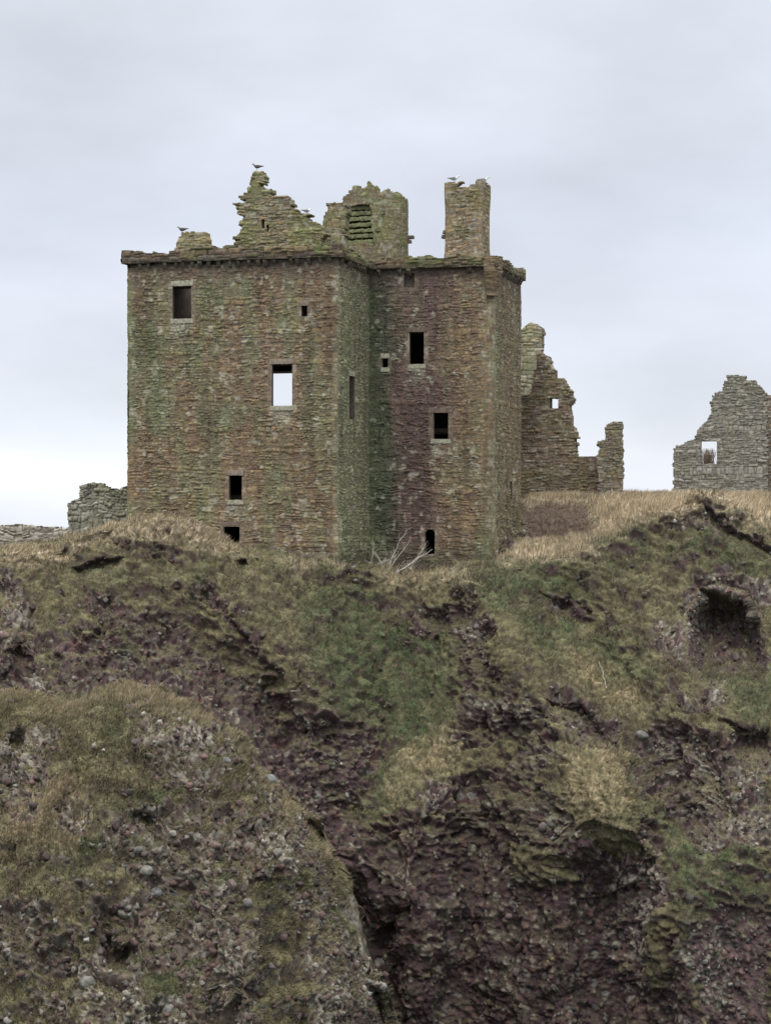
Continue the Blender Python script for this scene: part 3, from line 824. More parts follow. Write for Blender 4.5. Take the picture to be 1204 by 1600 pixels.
r2 = ruin('ruined_gable', 'grey rubble gable of a roofless building at the right edge, sky through its window', 'ruin', (20, 151, 2.4))
g4 = free_panel('gable_wall', A, B, [(1051, 800), (1051, 701), (1062, 695), (1074, 690), (1086, 684), (1088, 674), (1096, 664), (1106, 655), (1110, 645), (1108, 628), (1113, 626), (1114, 614), (1128, 611), (1129, 596), (1135, 594), (1135, 586),
     (1164, 587), (1165, 594), (1180, 594), (1181, 601), (1188, 602), (1190, 611), (1196, 613), (1197, 660), (1200, 800)], 0.9, c3, None, 57, [[(1094, 689), (1119, 689), (1118, 715), (1119, 725), (1094, 725)]], step=0.05, zmin=1.2, hm=0.16, wm=0.40)
A2, B2 = at(1150, 0, 154)[:2], at(1400, 0, 150)[:2]
g5 = free_panel('side_wall', A2, B2, [(1185, 800), (1187, 622), (1197, 618), (1225, 628), (1260, 650), (1290, 690), (1330, 700), (1335, 800)], 0.9, gablecol([(0.29, 0.26, 0.23), GRY, RED], 0.15, 651), None, 59, step=0.06, zmin=1.2)
adopt(r2, g4, g5)
A, B = at(90, 0, 125)[:2], at(230, 0, 125.5)[:2]
r3 = tag(free_panel('rubble_wall', A, B, [(106, 840), (106, 789), (112, 783), (122, 779), (125, 768), (125, 759), (134, 755), (146, 754), (160, 756), (170, 760), (184, 765), (193, 761), (210, 757), (212, 840)], 0.9, c4, None, 61, step=0.045, zmin=-0.6, hm=0.26, wm=0.34, amp=1.8, warp=1.8),
    'low broken wall of pale lichened rubble beside the left foot of the tower', 'stone wall')
A, B = at(-140, 0, 119.5)[:2], at(130, 0, 121)[:2]
r4 = tag(free_panel('boundary_wall', A, B, [(-140, 880), (-140, 812), (-60, 815), (0, 822), (30, 819), (60, 822), (95, 824), (104, 832), (106, 880)], 1.0, gablecol([(0.40, 0.38, 0.33), (0.30, 0.27, 0.23), (0.22, 0.18, 0.16), (0.34, 0.33, 0.29)], 0.12, 661), None, 63, step=0.045, zmin=-1.6, hm=0.16, wm=0.5, amp=1.6, warp=1.6),
    'long low pale dry stone wall at the left edge with grass at its foot', 'stone wall')

# ------------------------------------------------------------------ terrain: main headland
def blur(a, k):
    x = np.arange(-3*k, 3*k+1); g = np.exp(-(x/k)**2/2); g /= g.sum()
    for ax in (0, 1):
        p = np.pad(a, [(3*k, 3*k) if i == ax else (0, 0) for i in (0, 1)], mode='edge')
        a = np.apply_along_axis(lambda v: np.convolve(v, g, 'valid'), ax, p)
    return a
def grad_normals(P):
    du = np.gradient(P, axis=1); dv = np.gradient(P, axis=0)
    n = np.cross(du, dv); n /= np.linalg.norm(n, axis=-1, keepdims=True)+1e-9
    return n
TOP = np.array([(-300, 868), (-150, 866), (-60, 868), (0, 866), (60, 869), (100, 852), (150, 828), (190, 820), (230, 818), (280, 820), (320, 832), (350, 850), (390, 862), (430, 874), (480, 879), (530, 884),
                (570, 893), (610, 908), (690, 908), (740, 900), (790, 886), (840, 882), (900, 868), (960, 848), (1020, 812), (1060, 788), (1095, 774), (1125, 776), (1165, 812), (1204, 862), (1260, 880), (1400, 870), (1550, 870)], float)
cols = np.array([-300, -100, 0, 200, 400, 560, 700, 850, 1000, 1100, 1204, 1550], float)
rows = np.array([880, 950, 1050, 1150, 1250, 1400, 1600, 1900], float)
TAB = np.array([
 [111, 109, 106, 103.5, 101.5, 99.5, 97, 93],
 [112, 109.5, 106.5, 104, 102, 100, 97.5, 94],
 [112.5, 110, 107, 104.5, 102.3, 100.3, 98, 94],
 [114.5, 111, 107.5, 105, 103, 101, 98.5, 95],
 [117, 113.5, 110, 107.3, 105.5, 103.5, 102, 100],
 [118.2, 116.3, 113.2, 110, 107.3, 105.8, 105, 104],
 [119.5, 117.6, 114.6, 111.2, 108.5, 107.3, 106.8, 106],
 [118.5, 116, 112.5, 109.6, 107.3, 106.3, 105.8, 105],
 [117.5, 114, 110.5, 107.5, 105.3, 104.6, 104.2, 103.5],
 [118, 114, 110.5, 107.3, 105, 103.8, 103, 102],
 [116.5, 113, 110.5, 107.3, 104.8, 103.2, 102, 101],
 [115, 112, 109, 106, 104, 102, 100, 97]], float)
HP = [(-300, 868, 114, 0), (0, 866, 117, 0), (70, 867, 118, 0), (-100, 866, 118, 0), (0, 848, 130, 0), (100, 842, 117, 0), (100, 835, 130, 0), (200, 824, 118, 0), (300, 835, 119, 0), (400, 862, 119.5, 0), (480, 874, 119.3, 0), (527, 877, 120, 0), (575, 886, 124, 0),
      (640, 897, 123.5, 0), (700, 893, 123.5, 0), (760, 882, 123.2, 0), (800, 862, 124, 0), (810, 848, 126, 0), (820, 800, 131, 0), (830, 777, 135, 0), (900, 776, 135, 0), (973, 775, 135, 0), (860, 850, 122, 0), (900, 845, 122.5, 0), (900, 800, 128, 0), (1000, 790, 127, 0),
      (1000, 774, 133, 0), (1100, 773, 128, 0), (1100, 776, 150, 0), (1204, 800, 126, 0), (1204, 779, 134, 0), (1204, 777, 150, 0), (900, 778, 155, 0), (700, 800, 150, 0), (300, 830, 150, 0), (0, 845, 150, 0), (1400, 790, 130, 0), (1500, 780, 160, 0)]
HPw = np.array([at(a, b, c) for a, b, c, _ in HP])
def hz(x, y):
    num = 0; den = 0
    for p in HPw:
        d2 = (x-p[0])**2+((y-p[1])*0.9)**2+0.8
        wgt = 1/d2**1.7; num = num+wgt*p[2]; den = den+wgt
    return num/den

STEP = 1.7
PX = np.arange(-300, 1551, STEP)
NPY = 560
v = np.linspace(0, 1, NPY)
top = np.interp(PX, TOP[:, 0], TOP[:, 1]); top = np.convolve(np.pad(top, 6, mode='edge'), np.ones(13)/13, 'valid')
v2 = v**1.0
PYg = top[None, :]+(1800-top)[None, :]*v2[:, None]
PXg = np.broadcast_to(PX[None, :], PYg.shape).copy()
tabpx = np.stack([np.interp(PX, cols, TAB[:, k]) for k in range(len(rows))], 0)     # rows x px
Yg = np.empty_like(PYg)
for j in range(len(PX)):
    rr = rows.copy(); rr[0] = top[j]
    Yg[:, j] = np.interp(PYg[:, j], rr, tabpx[:, j])
Yg = blur(Yg, 16)
def gauss(px, py, cx, cy, sx, sy, rot=0):
    c, s = math.cos(math.radians(rot)), math.sin(math.radians(rot))
    dx, dy = px-cx, py-cy
    return np.exp(-((dx*c+dy*s)/sx)**2-((-dx*s+dy*c)/sy)**2)
# hollows (+) and noses (-) in metres
wx = PXg+14*fbm(PXg, PYg, 0*PXg, 60, 3, 701); wy = PYg+14*fbm(PXg, PYg, 0*PXg, 60, 3, 702)
def hollow(poly, depth, soft=16):
    return depth*sstep(soft*0.4, -soft, sdist(wx, wy, poly))
Yg += hollow([(1080, 970), (1105, 925), (1160, 935), (1192, 1010), (1188, 1068), (1098, 1066), (1080, 1020)], 3.0, 16)
Yg += hollow([(998, 1188), (1050, 1200), (1110, 1250), (1130, 1300), (1060, 1290), (1020, 1240)], 1.1, 50)
Yg += hollow([(725, 1128), (790, 1105), (850, 1125), (845, 1170), (800, 1210), (830, 1245), (720, 1260), (690, 1215)], 1.3, 50)
Yg += hollow([(560, 1330), (640, 1265), (700, 1225), (860, 1300), (1000, 1330), (1030, 1420), (1080, 1600), (1100, 1810), (560, 1810), (540, 1500)], 1.0, 95)
Yg += hollow([(500, 1330), (560, 1360), (640, 1420), (690, 1810), (420, 1810), (440, 1450)], 3.0, 60)
Yg += hollow([(110, 885), (150, 876), (195, 872), (190, 884), (150, 894), (115, 897)], 0.9, 9)
Yg += hollow([(368, 880), (390, 878), (396, 894), (376, 900)], 0.9, 8)
Yg += hollow([(862, 1090), (900, 1100), (950, 1150), (955, 1168), (915, 1165), (880, 1130)], 1.2, 12)
Yg += hollow([(1000, 826), (1050, 812), (1090, 808), (1100, 818), (1050, 828), (1004, 838)], 0.25, 10)
Yg += hollow([(1098, 790), (1150, 822), (1204, 868), (1210, 884), (1150, 842), (1100, 806)], 0.7, 8)
Yg += hollow([(830, 920), (880, 940), (925, 970), (915, 980), (860, 955)], 0.7, 10)
Yg += hollow([(0, 1010), (30, 1000), (60, 1050), (50, 1090), (0, 1090)], 1.3, 14)
Yg += hollow([(1120, 1130), (1204, 1150), (1204, 1185), (1150, 1180)], 1.0, 14)
Yg += hollow([(650, 955), (730, 950), (740, 970), (660, 975)], 0.6, 10)
Yg += hollow([(395, 1160), (470, 1125), (560, 1140), (610, 1180), (560, 1260), (545, 1330), (500, 1290), (440, 1220)], 0.3, 30)
for g in ((960, 1235, 70, 60, 0, -0.6), (620, 1050, 110, 130, 0, 0.9), (300, 950, 120, 40, 15, -0.6), (480, 1010, 60, 40, 20, -0.5), (1060, 1100, 90, 60, 0, -0.8), (760, 985, 60, 60, 0, -0.7),
          (1020, 1000, 60, 50, 0, -0.6), (820, 1300, 50, 60, 0, -0.5), (1110, 1400, 60, 130, 0, -1.2), (150, 1010, 70, 60, 0, -0.5), (870, 1420, 40, 200, 0, -0.6), (720, 1450, 30, 200, 8, 0.5)):
    Yg += g[5]*gauss(PXg, PYg, *g[:5])
for ax, dep, wd in (([(605, 925), (640, 1090), (570, 1300)], 2.2, 85), ([(750, 930), (860, 1100), (960, 1290)], -1.6, 60), ([(890, 960), (1000, 1130), (1060, 1270)], 1.6, 55), ([(260, 840), (430, 1000), (530, 1090)], -1.3, 65),
                    ([(150, 1040), (300, 1060), (400, 1120), (520, 1270)], 0.9, 48), ([(60, 890), (140, 1060)], 0.9, 60), ([(300, 960), (420, 1120)], 0.9, 45), ([(640, 1280), (620, 1800)], -1.0, 40), ([(740, 1250), (720, 1800)], 0.9, 40), ([(850, 1330), (880, 1800)], -1.0, 50), ([(960, 1330), (950, 1800)], 0.6, 35), ([(1050, 1420), (1090, 1800)], -1.1, 40)):
    Yg += dep*np.exp(-(sdist(wx, wy, ax, closed=False)/wd)**2)
P1 = np.stack([(PXg-602)/F*Yg, Yg, (HOR-PYg)/F*Yg], -1)
# the plateau behind the crest
NB = 230
t = np.linspace(0, 1, NB+1)[1:]
Yb = Yg[0][None, :]+(150*t**2.6+2*t)[:, None]
Xb = (PX[None, :]-602)/F*Yb
zc = P1[0, :, 2][None, :]
bl = sstep(0.0, 3.2, Yb-Yg[0][None, :])
Zb = zc*(1-bl)+hz(Xb, Yb)*bl
Pb = np.stack([Xb, Yb, Zb], -1)[::-1]
P = np.concatenate([Pb, P1], 0)
ncliff0 = NB

def paint(px, py, polys, soft=12):
    r = np.zeros(px.shape)
    for pl in polys:
        x0 = min(p[0] for p in pl)-soft*2; x1 = max(p[0] for p in pl)+soft*2; y0 = min(p[1] for p in pl)-soft*2; y1 = max(p[1] for p in pl)+soft*2
        m = (px > x0) & (px < x1) & (py > y0) & (py < y1)
        if not m.any(): continue
        d = sdist(px[m], py[m], pl)
        r[m] = np.maximum(r[m], sstep(soft, -soft, d))
    return r

ROCK = [[(40, 1060), (200, 1030), (300, 1050), (400, 1110), (470, 1180), (540, 1290), (580, 1400), (540, 1400), (450, 1290), (380, 1190), (300, 1120), (200, 1090), (60, 1090)],
        [(540, 1345), (580, 1290), (640, 1250), (690, 1205), (705, 1140), (745, 1100), (790, 1085), (850, 1105), (858, 1170), (840, 1245), (880, 1262), (890, 1300), (960, 1300), (1030, 1285), (1035, 1400), (1060, 1500), (1100, 1600), (1110, 1900), (540, 1900), (540, 1500)],
        [(95, 935), (150, 925), (220, 945), (280, 985), (270, 1000), (200, 980), (110, 955)], [(205, 985), (280, 990), (330, 1040), (320, 1062), (250, 1050)], [(310, 928), (345, 930), (372, 958), (350, 965)],
        [(345, 965), (380, 975), (412, 1020), (400, 1035), (360, 1010)], [(70, 1005), (150, 990), (210, 1040), (200, 1085), (90, 1075)], [(92, 958), (120, 960), (122, 988), (98, 982)],
        [(395, 1160), (470, 1120), (560, 1138), (615, 1180), (560, 1260), (545, 1340), (500, 1300), (440, 1220)], [(620, 950), (740, 945), (735, 975), (640, 985)],
        [(700, 985), (770, 980), (790, 1080), (740, 1100), (710, 1050)], [(1075, 910), (1120, 890), (1204, 900), (1204, 1060), (1100, 1060), (1000, 1010), (1000, 970), (1060, 960)],
        [(862, 1085), (905, 1095), (960, 1160), (950, 1175), (900, 1170), (870, 1125)], [(990, 1170), (1040, 1140), (1204, 1170), (1204, 1330), (1150, 1330), (1060, 1300), (1005, 1240)],
        [(1040, 1075), (1130, 1065), (1150, 1105), (1050, 1115)], [(0, 890), (40, 900), (65, 1000), (70, 1090), (0, 1090)], [(840, 925), (900, 935), (930, 975), (870, 965)], [(1080, 1450), (1130, 1420), (1204, 1420), (1204, 1700), (1100, 1700)],
        [(660, 1225), (760, 1215), (830, 1235), (800, 1260), (680, 1262)], [(1030, 820), (1060, 812), (1098, 808), (1100, 818), (1040, 826)], [(1096, 788), (1150, 818), (1204, 862), (1204, 886), (1150, 846), (1098, 806)],
        [(250, 1010), (300, 1010), (360, 1060), (410, 1110), (380, 1130), (310, 1080)], [(340, 1050), (420, 1060), (450, 1110), (400, 1130)]]
UNROCK = [[(700, 1175), (790, 1155), (815, 1170), (770, 1205), (700, 1215)], [(790, 1330), (850, 1320), (890, 1360), (850, 1385), (800, 1375)], [(900, 1300), (960, 1295), (1010, 1330), (960, 1345)], [(1010, 1440), (1035, 1430), (1040, 1540), (1015, 1545)]]
LICH = [[(700, 985), (760, 980), (765, 1010), (720, 1025)], [(735, 1098), (790, 1085), (850, 1100), (850, 1130), (800, 1115), (745, 1125)], [(815, 1160), (865, 1165), (860, 1205), (820, 1210)], [(1000, 965), (1090, 930), (1110, 900), (1140, 915), (1090, 985), (1030, 1015)],
        [(1160, 890), (1204, 890), (1204, 1060), (1185, 1040), (1180, 960)], [(1010, 1160), (1070, 1140), (1100, 1200), (1060, 1200)], [(1050, 1210), (1204, 1200), (1204, 1330), (1150, 1310), (1100, 1290)], [(1050, 1070), (1135, 1065), (1140, 1100), (1060, 1105)],
        [(0, 890), (40, 900), (55, 960), (0, 1010)], [(50, 1040), (90, 1050), (100, 1090), (60, 1095)], [(930, 1310), (1030, 1330), (1020, 1400), (960, 1390)], [(1080, 1480), (1110, 1470), (1120, 1560), (1090, 1560)], [(990, 1410), (1030, 1425), (1000, 1480), (950, 1500)],
        [(640, 1250), (690, 1215), (700, 1230), (655, 1265)], [(860, 1270), (900, 1265), (905, 1300), (870, 1300)]]
GREEN = [[(470, 930), (560, 900), (600, 960), (690, 980), (720, 1060), (760, 1080), (700, 1150), (660, 1210), (580, 1290), (545, 1240), (620, 1190), (560, 1120), (510, 1120), (470, 1020)], [(420, 868), (560, 880), (540, 900), (450, 890)],
         [(690, 915), (760, 890), (830, 880), (900, 885), (910, 930), (830, 940), (700, 945)], [(800, 965), (900, 960), (930, 1010), (900, 1040), (850, 1030)], [(1130, 1060), (1204, 1050), (1204, 1150), (1150, 1130)],
         [(905, 835), (990, 825), (1020, 850), (960, 880), (900, 885)], [(1030, 1290), (1150, 1310), (1190, 1420), (1110, 1440), (1040, 1400)], [(1110, 830), (1150, 840), (1204, 890), (1140, 890), (1050, 860)], [(990, 1180), (1030, 1280), (960, 1290), (1000, 1240)],
         [(930, 1010), (1000, 1000), (1010, 1060), (940, 1060)], [(190, 990), (210, 1000), (200, 1060), (180, 1040)], [(140, 890), (190, 885), (200, 905), (150, 910)]]
STRAW = [[(100, 850), (150, 828), (230, 815), (300, 820), (360, 850), (390, 865), (340, 870), (250, 840), (160, 850)], [(0, 850), (60, 865), (110, 850), (120, 862), (60, 885), (0, 880)], [(815, 770), (1100, 765), (1204, 770), (1204, 830), (1120, 800), (1000, 810), (920, 850), (930, 870), (820, 880), (790, 868), (820, 845), (915, 840), (920, 790), (815, 795)],
         [(440, 872), (527, 872), (527, 882), (450, 880)], [(590, 905), (720, 900), (740, 915), (640, 935)], [(870, 1000), (940, 1020), (1000, 1090), (980, 1120), (900, 1080)], [(880, 1170), (960, 1165), (1010, 1260), (960, 1295), (880, 1280)], [(640, 1170), (720, 1130), (780, 1150), (700, 1200), (600, 1260)], [(800, 850), (900, 846), (905, 870), (810, 880)]]
BRAMBLE = [[(818, 795), (840, 785), (912, 785), (920, 815), (925, 835), (890, 845), (822, 845)]]

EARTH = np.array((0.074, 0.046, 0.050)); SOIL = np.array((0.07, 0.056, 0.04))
def terrain_masks(P, rockp, unrock, lich, green, straw, seed, bare=0.0):
    X, Y, Z = P[..., 0], P[..., 1], P[..., 2]
    px = 602+X/Y*F; py = HOR-Z/Y*F
    nA = fbm(X, Y, Z, 1.8, 4, seed); nB = fbm(X, Y, Z, 0.6, 3, seed+5); nC = fbm(X, Y, Z, 0.2, 2, seed+8)
    qx = px+30*fbm(X, Y, Z, 1.4, 4, seed+11, 0.6); qy = py+26*fbm(X, Y, Z, 1.4, 4, seed+12, 0.6)
    pr = paint(qx, qy, rockp, 24)*(1-paint(qx, qy, unrock, 14))
    st_ = fbm(X*0.7+Z*0.7, Y, Z*1.5-X*0.5, 1.5, 4, seed+17, 0.6)              # scars running down to the right
    rock = sstep(-0.14, 0.14, (pr-0.5)*0.95+0.55*nA+0.50*nB+0.32*nC+0.35*st_+bare)
    li = paint(qx, qy, lich, 20)
    gr = np.clip(paint(qx, qy, green, 34)+0.6*sstep(0.1, 0.5, nA*0.6+0.7*fbm(X, Y, Z, 3.0, 2, seed+15)), 0, 1)
    sw = paint(qx, qy, straw, 18)
    return px, py, rock, li, gr, sw, nA, nB, nC

def bxx(a):
    for _ in range(3): a = (a+np.roll(a, 1, 0)+np.roll(a, -1, 0)+np.roll(a, 1, 1)+np.roll(a, -1, 1))/5
    return a
def terrain(name, P, masks, seed, plateau_rows=0, cob=0.30, relief=1.0, earth=None, ledge=1.0, cragk=1.0, lich0=0.42, top=0.0, force=0.0, darken=None, tint=None):
    top = top+np.zeros(P.shape[:2])
    px, py, rock, li, gr, sw, nA, nB, nC = masks
    X, Y, Z = P[..., 0], P[..., 1], P[..., 2]
    nrm = grad_normals(np.stack([blur(P[..., k], 5) for k in range(3)], -1))
    flip = nrm[..., 1] > 0; nrm[flip & (nrm[..., 2] < 0.2)] *= -1
    nrm[nrm[..., 2] < -0.3] *= -1
    big = fbm(X, Y, Z, 3.5, 3, seed+20)
    ridg = 1-np.abs(fbm(X+Z*0.5, Y, Z*1.2, 1.5, 4, seed+21))*2
    shelf = 1-np.abs(fbm(X*0.35+Z*0.12, Y*0.35, Z+X*0.25, 0.9, 3, seed+22))*2    # small turf terraces
    fd = np.ones(P.shape[:2])
    if plateau_rows: fd[:plateau_rows] = np.linspace(0.15, 1, plateau_rows)[:, None]**5*0.7+0.3
    w1, h1 = worley(X, Y, Z, cob, seed+30)
    w2, h2 = worley(X, Y, Z, cob*2.7, seed+40)
    w3, h3 = worley(X, Y, Z, cob*0.5, seed+45)
    w4, h4 = worley(X, Y, Z*1.2, 0.62, seed+47)                                  # grass tussocks
    nD = fbm(X, Y, Z, 0.11, 2, seed+48)
    lumps = sstep(0.75, 0.1, w2)*0.15*h2+sstep(0.7, 0.1, w1)*0.10*h1**2+sstep(0.7, 0.1, w3)*0.05*h3
    crag = (1-np.abs(fbm(X+0.4*Z, Y, Z*1.25-0.2*X, 0.75, 3, seed+24))*2.2)*0.26+(1-np.abs(fbm(X, Y, Z*1.3, 0.27, 2, seed+25))*2.2)*0.10
    rib = fbm(X*1.4+Z*0.25, Y, Z*0.30, 1.1, 3, seed+23)
    dr = (0.42+0.18*cragk)*big+0.46*rib+(0.16+0.2*cragk)*(ridg-0.5)+0.24*nB*(0.4+0.6*cragk)+0.14*nC*(0.4+0.6*cragk)+0.06*nD+lumps*(1.35-0.35*cragk)+crag*cragk-0.24-0.26*cragk
    tus = sstep(0.8, 0.15, w4)*(0.4+0.6*h4)
    dg = 0.50*big+0.30*nA+0.24*nB+0.12*nC+0.24*tus+0.34*(shelf-0.5)*(1-0.7*sw)
    d = (dg*(1-rock)+dr*rock)*relief*fd
    su = np.linalg.norm(np.gradient(P, axis=1), axis=-1); sv = np.linalg.norm(np.gradient(P, axis=0), axis=-1)
    stretch = np.maximum(su/np.median(su), sv/np.median(sv[plateau_rows or 0:]))
    if plateau_rows: stretch[:plateau_rows] = 1
    for _ in range(7): stretch = np.maximum.reduce([stretch, np.roll(stretch, 1, 0), np.roll(stretch, -1, 0), np.roll(stretch, 1, 1), np.roll(stretch, -1, 1)])
    d = d*bxx(1/(1+np.maximum(0, stretch-2.5)*0.6))                     # little relief where the sheet turns into a hollow
    D = P+nrm*d[..., None]
    bx = lambda a: (a+np.roll(a, 1, 0)+np.roll(a, -1, 0)+np.roll(a, 1, 1)+np.roll(a, -1, 1)+np.roll(a, 2, 0)+np.roll(a, -2, 0)+np.roll(a, 2, 1)+np.roll(a, -2, 1))/9
    n2_ = grad_normals(np.stack([bx(bx(D[..., k])) for k in range(3)], -1))
    n2_[(n2_*nrm).sum(-1) < 0] *= -1
    up = n2_[..., 2]-0.5*nrm[..., 2]                        # turf keeps to the ledges, steep faces are bare
    led = (sstep(0.10, 0.45, up)*0.75*np.where(rock > 0.5, ledge, 1)-sstep(0.05, -0.30, up)*0.75*(1-sw))
    if plateau_rows: led[:plateau_rows-25] = 0
    rock = np.clip(rock-led, 0, 1); masks[2][:] = rock
    rock = np.maximum(rock, force); masks[2][:] = rock
    # colour
    c_r = (EARTH if earth is None else np.array(earth))*(0.65+0.75*h1)[..., None]
    if darken is not None: c_r = c_r*(1-0.45*darken)[..., None]  # bare rock gets darker inside this mask
    c_r = mixc(c_r, (0.105, 0.092, 0.082), (0.5 if darken is None else 0.5-0.35*darken)*(h3 > 0.6))
    c_r = mixc(c_r, (0.115, 0.068, 0.06), 0.6*(h1 > 0.86)*(w1 < 0.6))
    c_r = mixc(c_r, (0.17, 0.16, 0.145), 0.7*(h1 < 0.08)*(w1 < 0.6))
    c_r = mixc(c_r, (0.062, 0.056, 0.038), 0.6*sstep(0.0, 0.35, nB+0.5*nC))
    lm = np.clip(li*sstep(-0.05, 0.35, nD+0.8*nC+0.5*nB)+0.7*sstep(lich0, lich0+0.2, nC+0.3*nB+0.4*nD), 0, 1)
    c_r = mixc(c_r, np.array((0.265, 0.245, 0.205)), lm*0.8)
    olive = np.array((0.104, 0.096, 0.053)); green = np.array((0.056, 0.070, 0.035)); straw = np.array((0.43, 0.355, 0.25)); brown = np.array((0.078, 0.062, 0.043))
    c_g = olive*(0.7+0.6*h3)[..., None]
    c_g = mixc(c_g, brown, 0.75*sstep(-0.05, 0.35, nB))
    c_g = mixc(c_g, (0.185, 0.155, 0.092), 0.5*sstep(0.05, 0.4, -nB+0.5*nC))
    c_g = mixc(c_g, green*(0.7+0.7*h4)[..., None], gr*np.clip(0.70+0.8*nC+0.5*nB, 0, 1))
    c_g = mixc(c_g, mixc(np.broadcast_to(np.array((0.235, 0.195, 0.118)), c_g.shape), straw, top)*(0.7+0.5*h3)[..., None], sw*np.clip(0.62+0.25*top+(0.8+0.5*(1-top))*nB+0.5*nC, 0, 1))
    c_g = mixc(c_g, SOIL*0.8, 0.65*sstep(0.55, 0.85, w4)*(1-0.6*sw))
    g = np.clip(1-rock+0.25*nC, 0, 1)
    col = c_r*(1-g[..., None])+c_g*(0.85*g)[..., None]
    if tint is not None: col = mixc(col, np.array(tint[1])*(0.6+0.8*h3)[..., None], tint[0])
    nr, nc = X.shape
    idx = np.arange(nr*nc).reshape(nr, nc)
    q = np.stack([idx[:-1, :-1], idx[1:, :-1], idx[1:, 1:], idx[:-1, 1:]], -1).reshape(-1, 4)
    o = mesh(name, D.reshape(-1, 3), [q], M_ROCK, None, col.reshape(-1, 3), smooth=False)
    o['kind'] = 'structure'
    masks[0][:] = px
    return o, D, nrm, c_g

mk = terrain_masks(P, ROCK, UNROCK, LICH, GREEN, STRAW, 801, -0.02)
brm = paint(mk[0], mk[1], BRAMBLE, 8)
if True:
    mk[2][:] = mk[2]*(1-sstep(ncliff0+4, ncliff0-10, np.arange(P.shape[0]))[:, None]*np.ones(P.shape[1])[None, :])
    mk[2][:] = np.maximum(mk[2], brm*0.9)
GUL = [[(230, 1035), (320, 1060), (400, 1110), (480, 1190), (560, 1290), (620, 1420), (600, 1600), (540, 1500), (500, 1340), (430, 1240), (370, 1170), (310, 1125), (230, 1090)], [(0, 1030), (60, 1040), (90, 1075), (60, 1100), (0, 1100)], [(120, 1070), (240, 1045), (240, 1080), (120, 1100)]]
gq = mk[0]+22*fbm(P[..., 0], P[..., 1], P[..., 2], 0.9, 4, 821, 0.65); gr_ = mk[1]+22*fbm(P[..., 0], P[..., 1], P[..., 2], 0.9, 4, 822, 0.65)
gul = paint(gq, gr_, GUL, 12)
lowdark = np.clip(np.maximum(gul, paint(mk[0], mk[1], ROCK[1:2], 40)), 0, 1)  # darker colour in the gully and over the lower cliff
headland, DH, NH, CGH = terrain('cliff', P, mk, 801, force=gul*0.97, darken=lowdark, tint=(brm*0.9, (0.082, 0.062, 0.046)), plateau_rows=NB, ledge=sstep(1400, 1230, mk[1])*0.75+0.25, top=sstep(935, 880, mk[1]), cragk=0.18+0.82*sstep(1420, 1250, mk[1]))

# ------------------------------------------------------------------ terrain: near spur
SP = np.array([(-320, 1120), (-150, 1095), (-50, 1085), (0, 1078), (50, 1082), (95, 1100), (130, 1092), (165, 1078), (200, 1072), (250, 1080), (300, 1098), (340, 1118), (370, 1140), (400, 1180), (430, 1215), (470, 1262), (510, 1312), (535, 1365), (548, 1430), (572, 1500), (598, 1560), (612, 1620), (640, 1720), (680, 1830), (700, 1900)], float)
PX2 = np.concatenate([np.arange(-320, 380, 1.7), np.arange(380, 500, 1.1), np.arange(500, 690, 0.55)]); N2 = 470
top2 = np.interp(PX2, SP[:, 0], SP[:, 1])+5*vn(PX2/28, 0*PX2, 0*PX2, 31)+3*vn(PX2/9, 0*PX2, 0*PX2, 32)+sstep(400, 520, PX2)*(26*vn(PX2/17, 0*PX2, 0*PX2, 33)+10*vn(PX2/6, 0*PX2, 0*PX2, 34))
v = np.linspace(0, 1, N2)**1.15
PY2 = top2[None, :]+np.maximum(1880-top2, 30)[None, :]*v[:, None]
PXb = np.broadcast_to(PX2[None, :], PY2.shape).copy()
Yc = np.interp(PX2, [-320, 0, 200, 400, 540, 690], [88, 88, 87.5, 88, 89, 91])
Ybm = np.interp(PX2, [-320, 0, 200, 400, 540, 690], [76, 77, 77, 78, 80, 84])
v_abs = np.clip((PY2-1070)/810.0, 0, 1)
Y2 = Yc[None, :]+(Ybm-Yc)[None, :]*v_abs**0.8
dcr = sdist(PXb, PY2, [tuple(p) for p in SP], closed=False)
Y2 = Y2+4.5*np.exp(-dcr/30.0)+3.0*np.exp(-dcr/120.0)-1.0
wx = PXb+16*fbm(PXb, PY2, 0*PXb, 60, 3, 711); wy = PY2+16*fbm(PXb, PY2, 0*PXb, 60, 3, 712)
Y2 += hollow([(372, 1290), (405, 1285), (412, 1330), (400, 1370), (440, 1375), (400, 1390), (375, 1340)], 0.9, 18)
Y2 += hollow([(0, 1140), (50, 1150), (45, 1270), (0, 1270)], 0.9, 16)
Y2 += hollow([(170, 1450), (215, 1470), (210, 1510), (170, 1500)], 0.9, 12)
Y2 += hollow([(330, 1550), (380, 1555), (380, 1600), (330, 1600)], 0.5, 24)
Y2 += hollow([(540, 1440), (560, 1520), (590, 1600), (600, 1700), (540, 1700), (530, 1520)], 0.8, 30)
Y2 += hollow([(205, 1265), (245, 1275), (250, 1310), (215, 1315)], 0.4, 10)
for g in ((265, 1130, 60, 50, 0, -0.7), (460, 1320, 50, 50, 0, -0.9), (335, 1400, 25, 120, -8, -0.8), (390, 1530, 30, 90, -8, -0.7), (80, 1400, 70, 160, 20, -0.6), (240, 1560, 70, 60, 0, -0.6), (120, 1230, 30, 120, 20, 0.5), (510, 1500, 30, 90, -10, -0.6), (300, 1130, 35, 30, 0, -0.6), (230, 1200, 40, 25, 0, 0.5), (300, 1250, 60, 20, 10, 0.5), (420, 1250, 40, 30, 20, -0.5), (450, 1430, 25, 80, -8, 0.6), (270, 1450, 25, 110, 5, 0.6), (150, 1400, 25, 120, 12, -0.6)):
    Y2 += g[5]*gauss(PXb, PY2, *g[:5])
P2 = np.stack([(PXb-602)/F*Y2, Y2, (HOR-PY2)/F*Y2], -1)
NB2 = 70
t = np.linspace(0, 1, NB2+1)[1:]
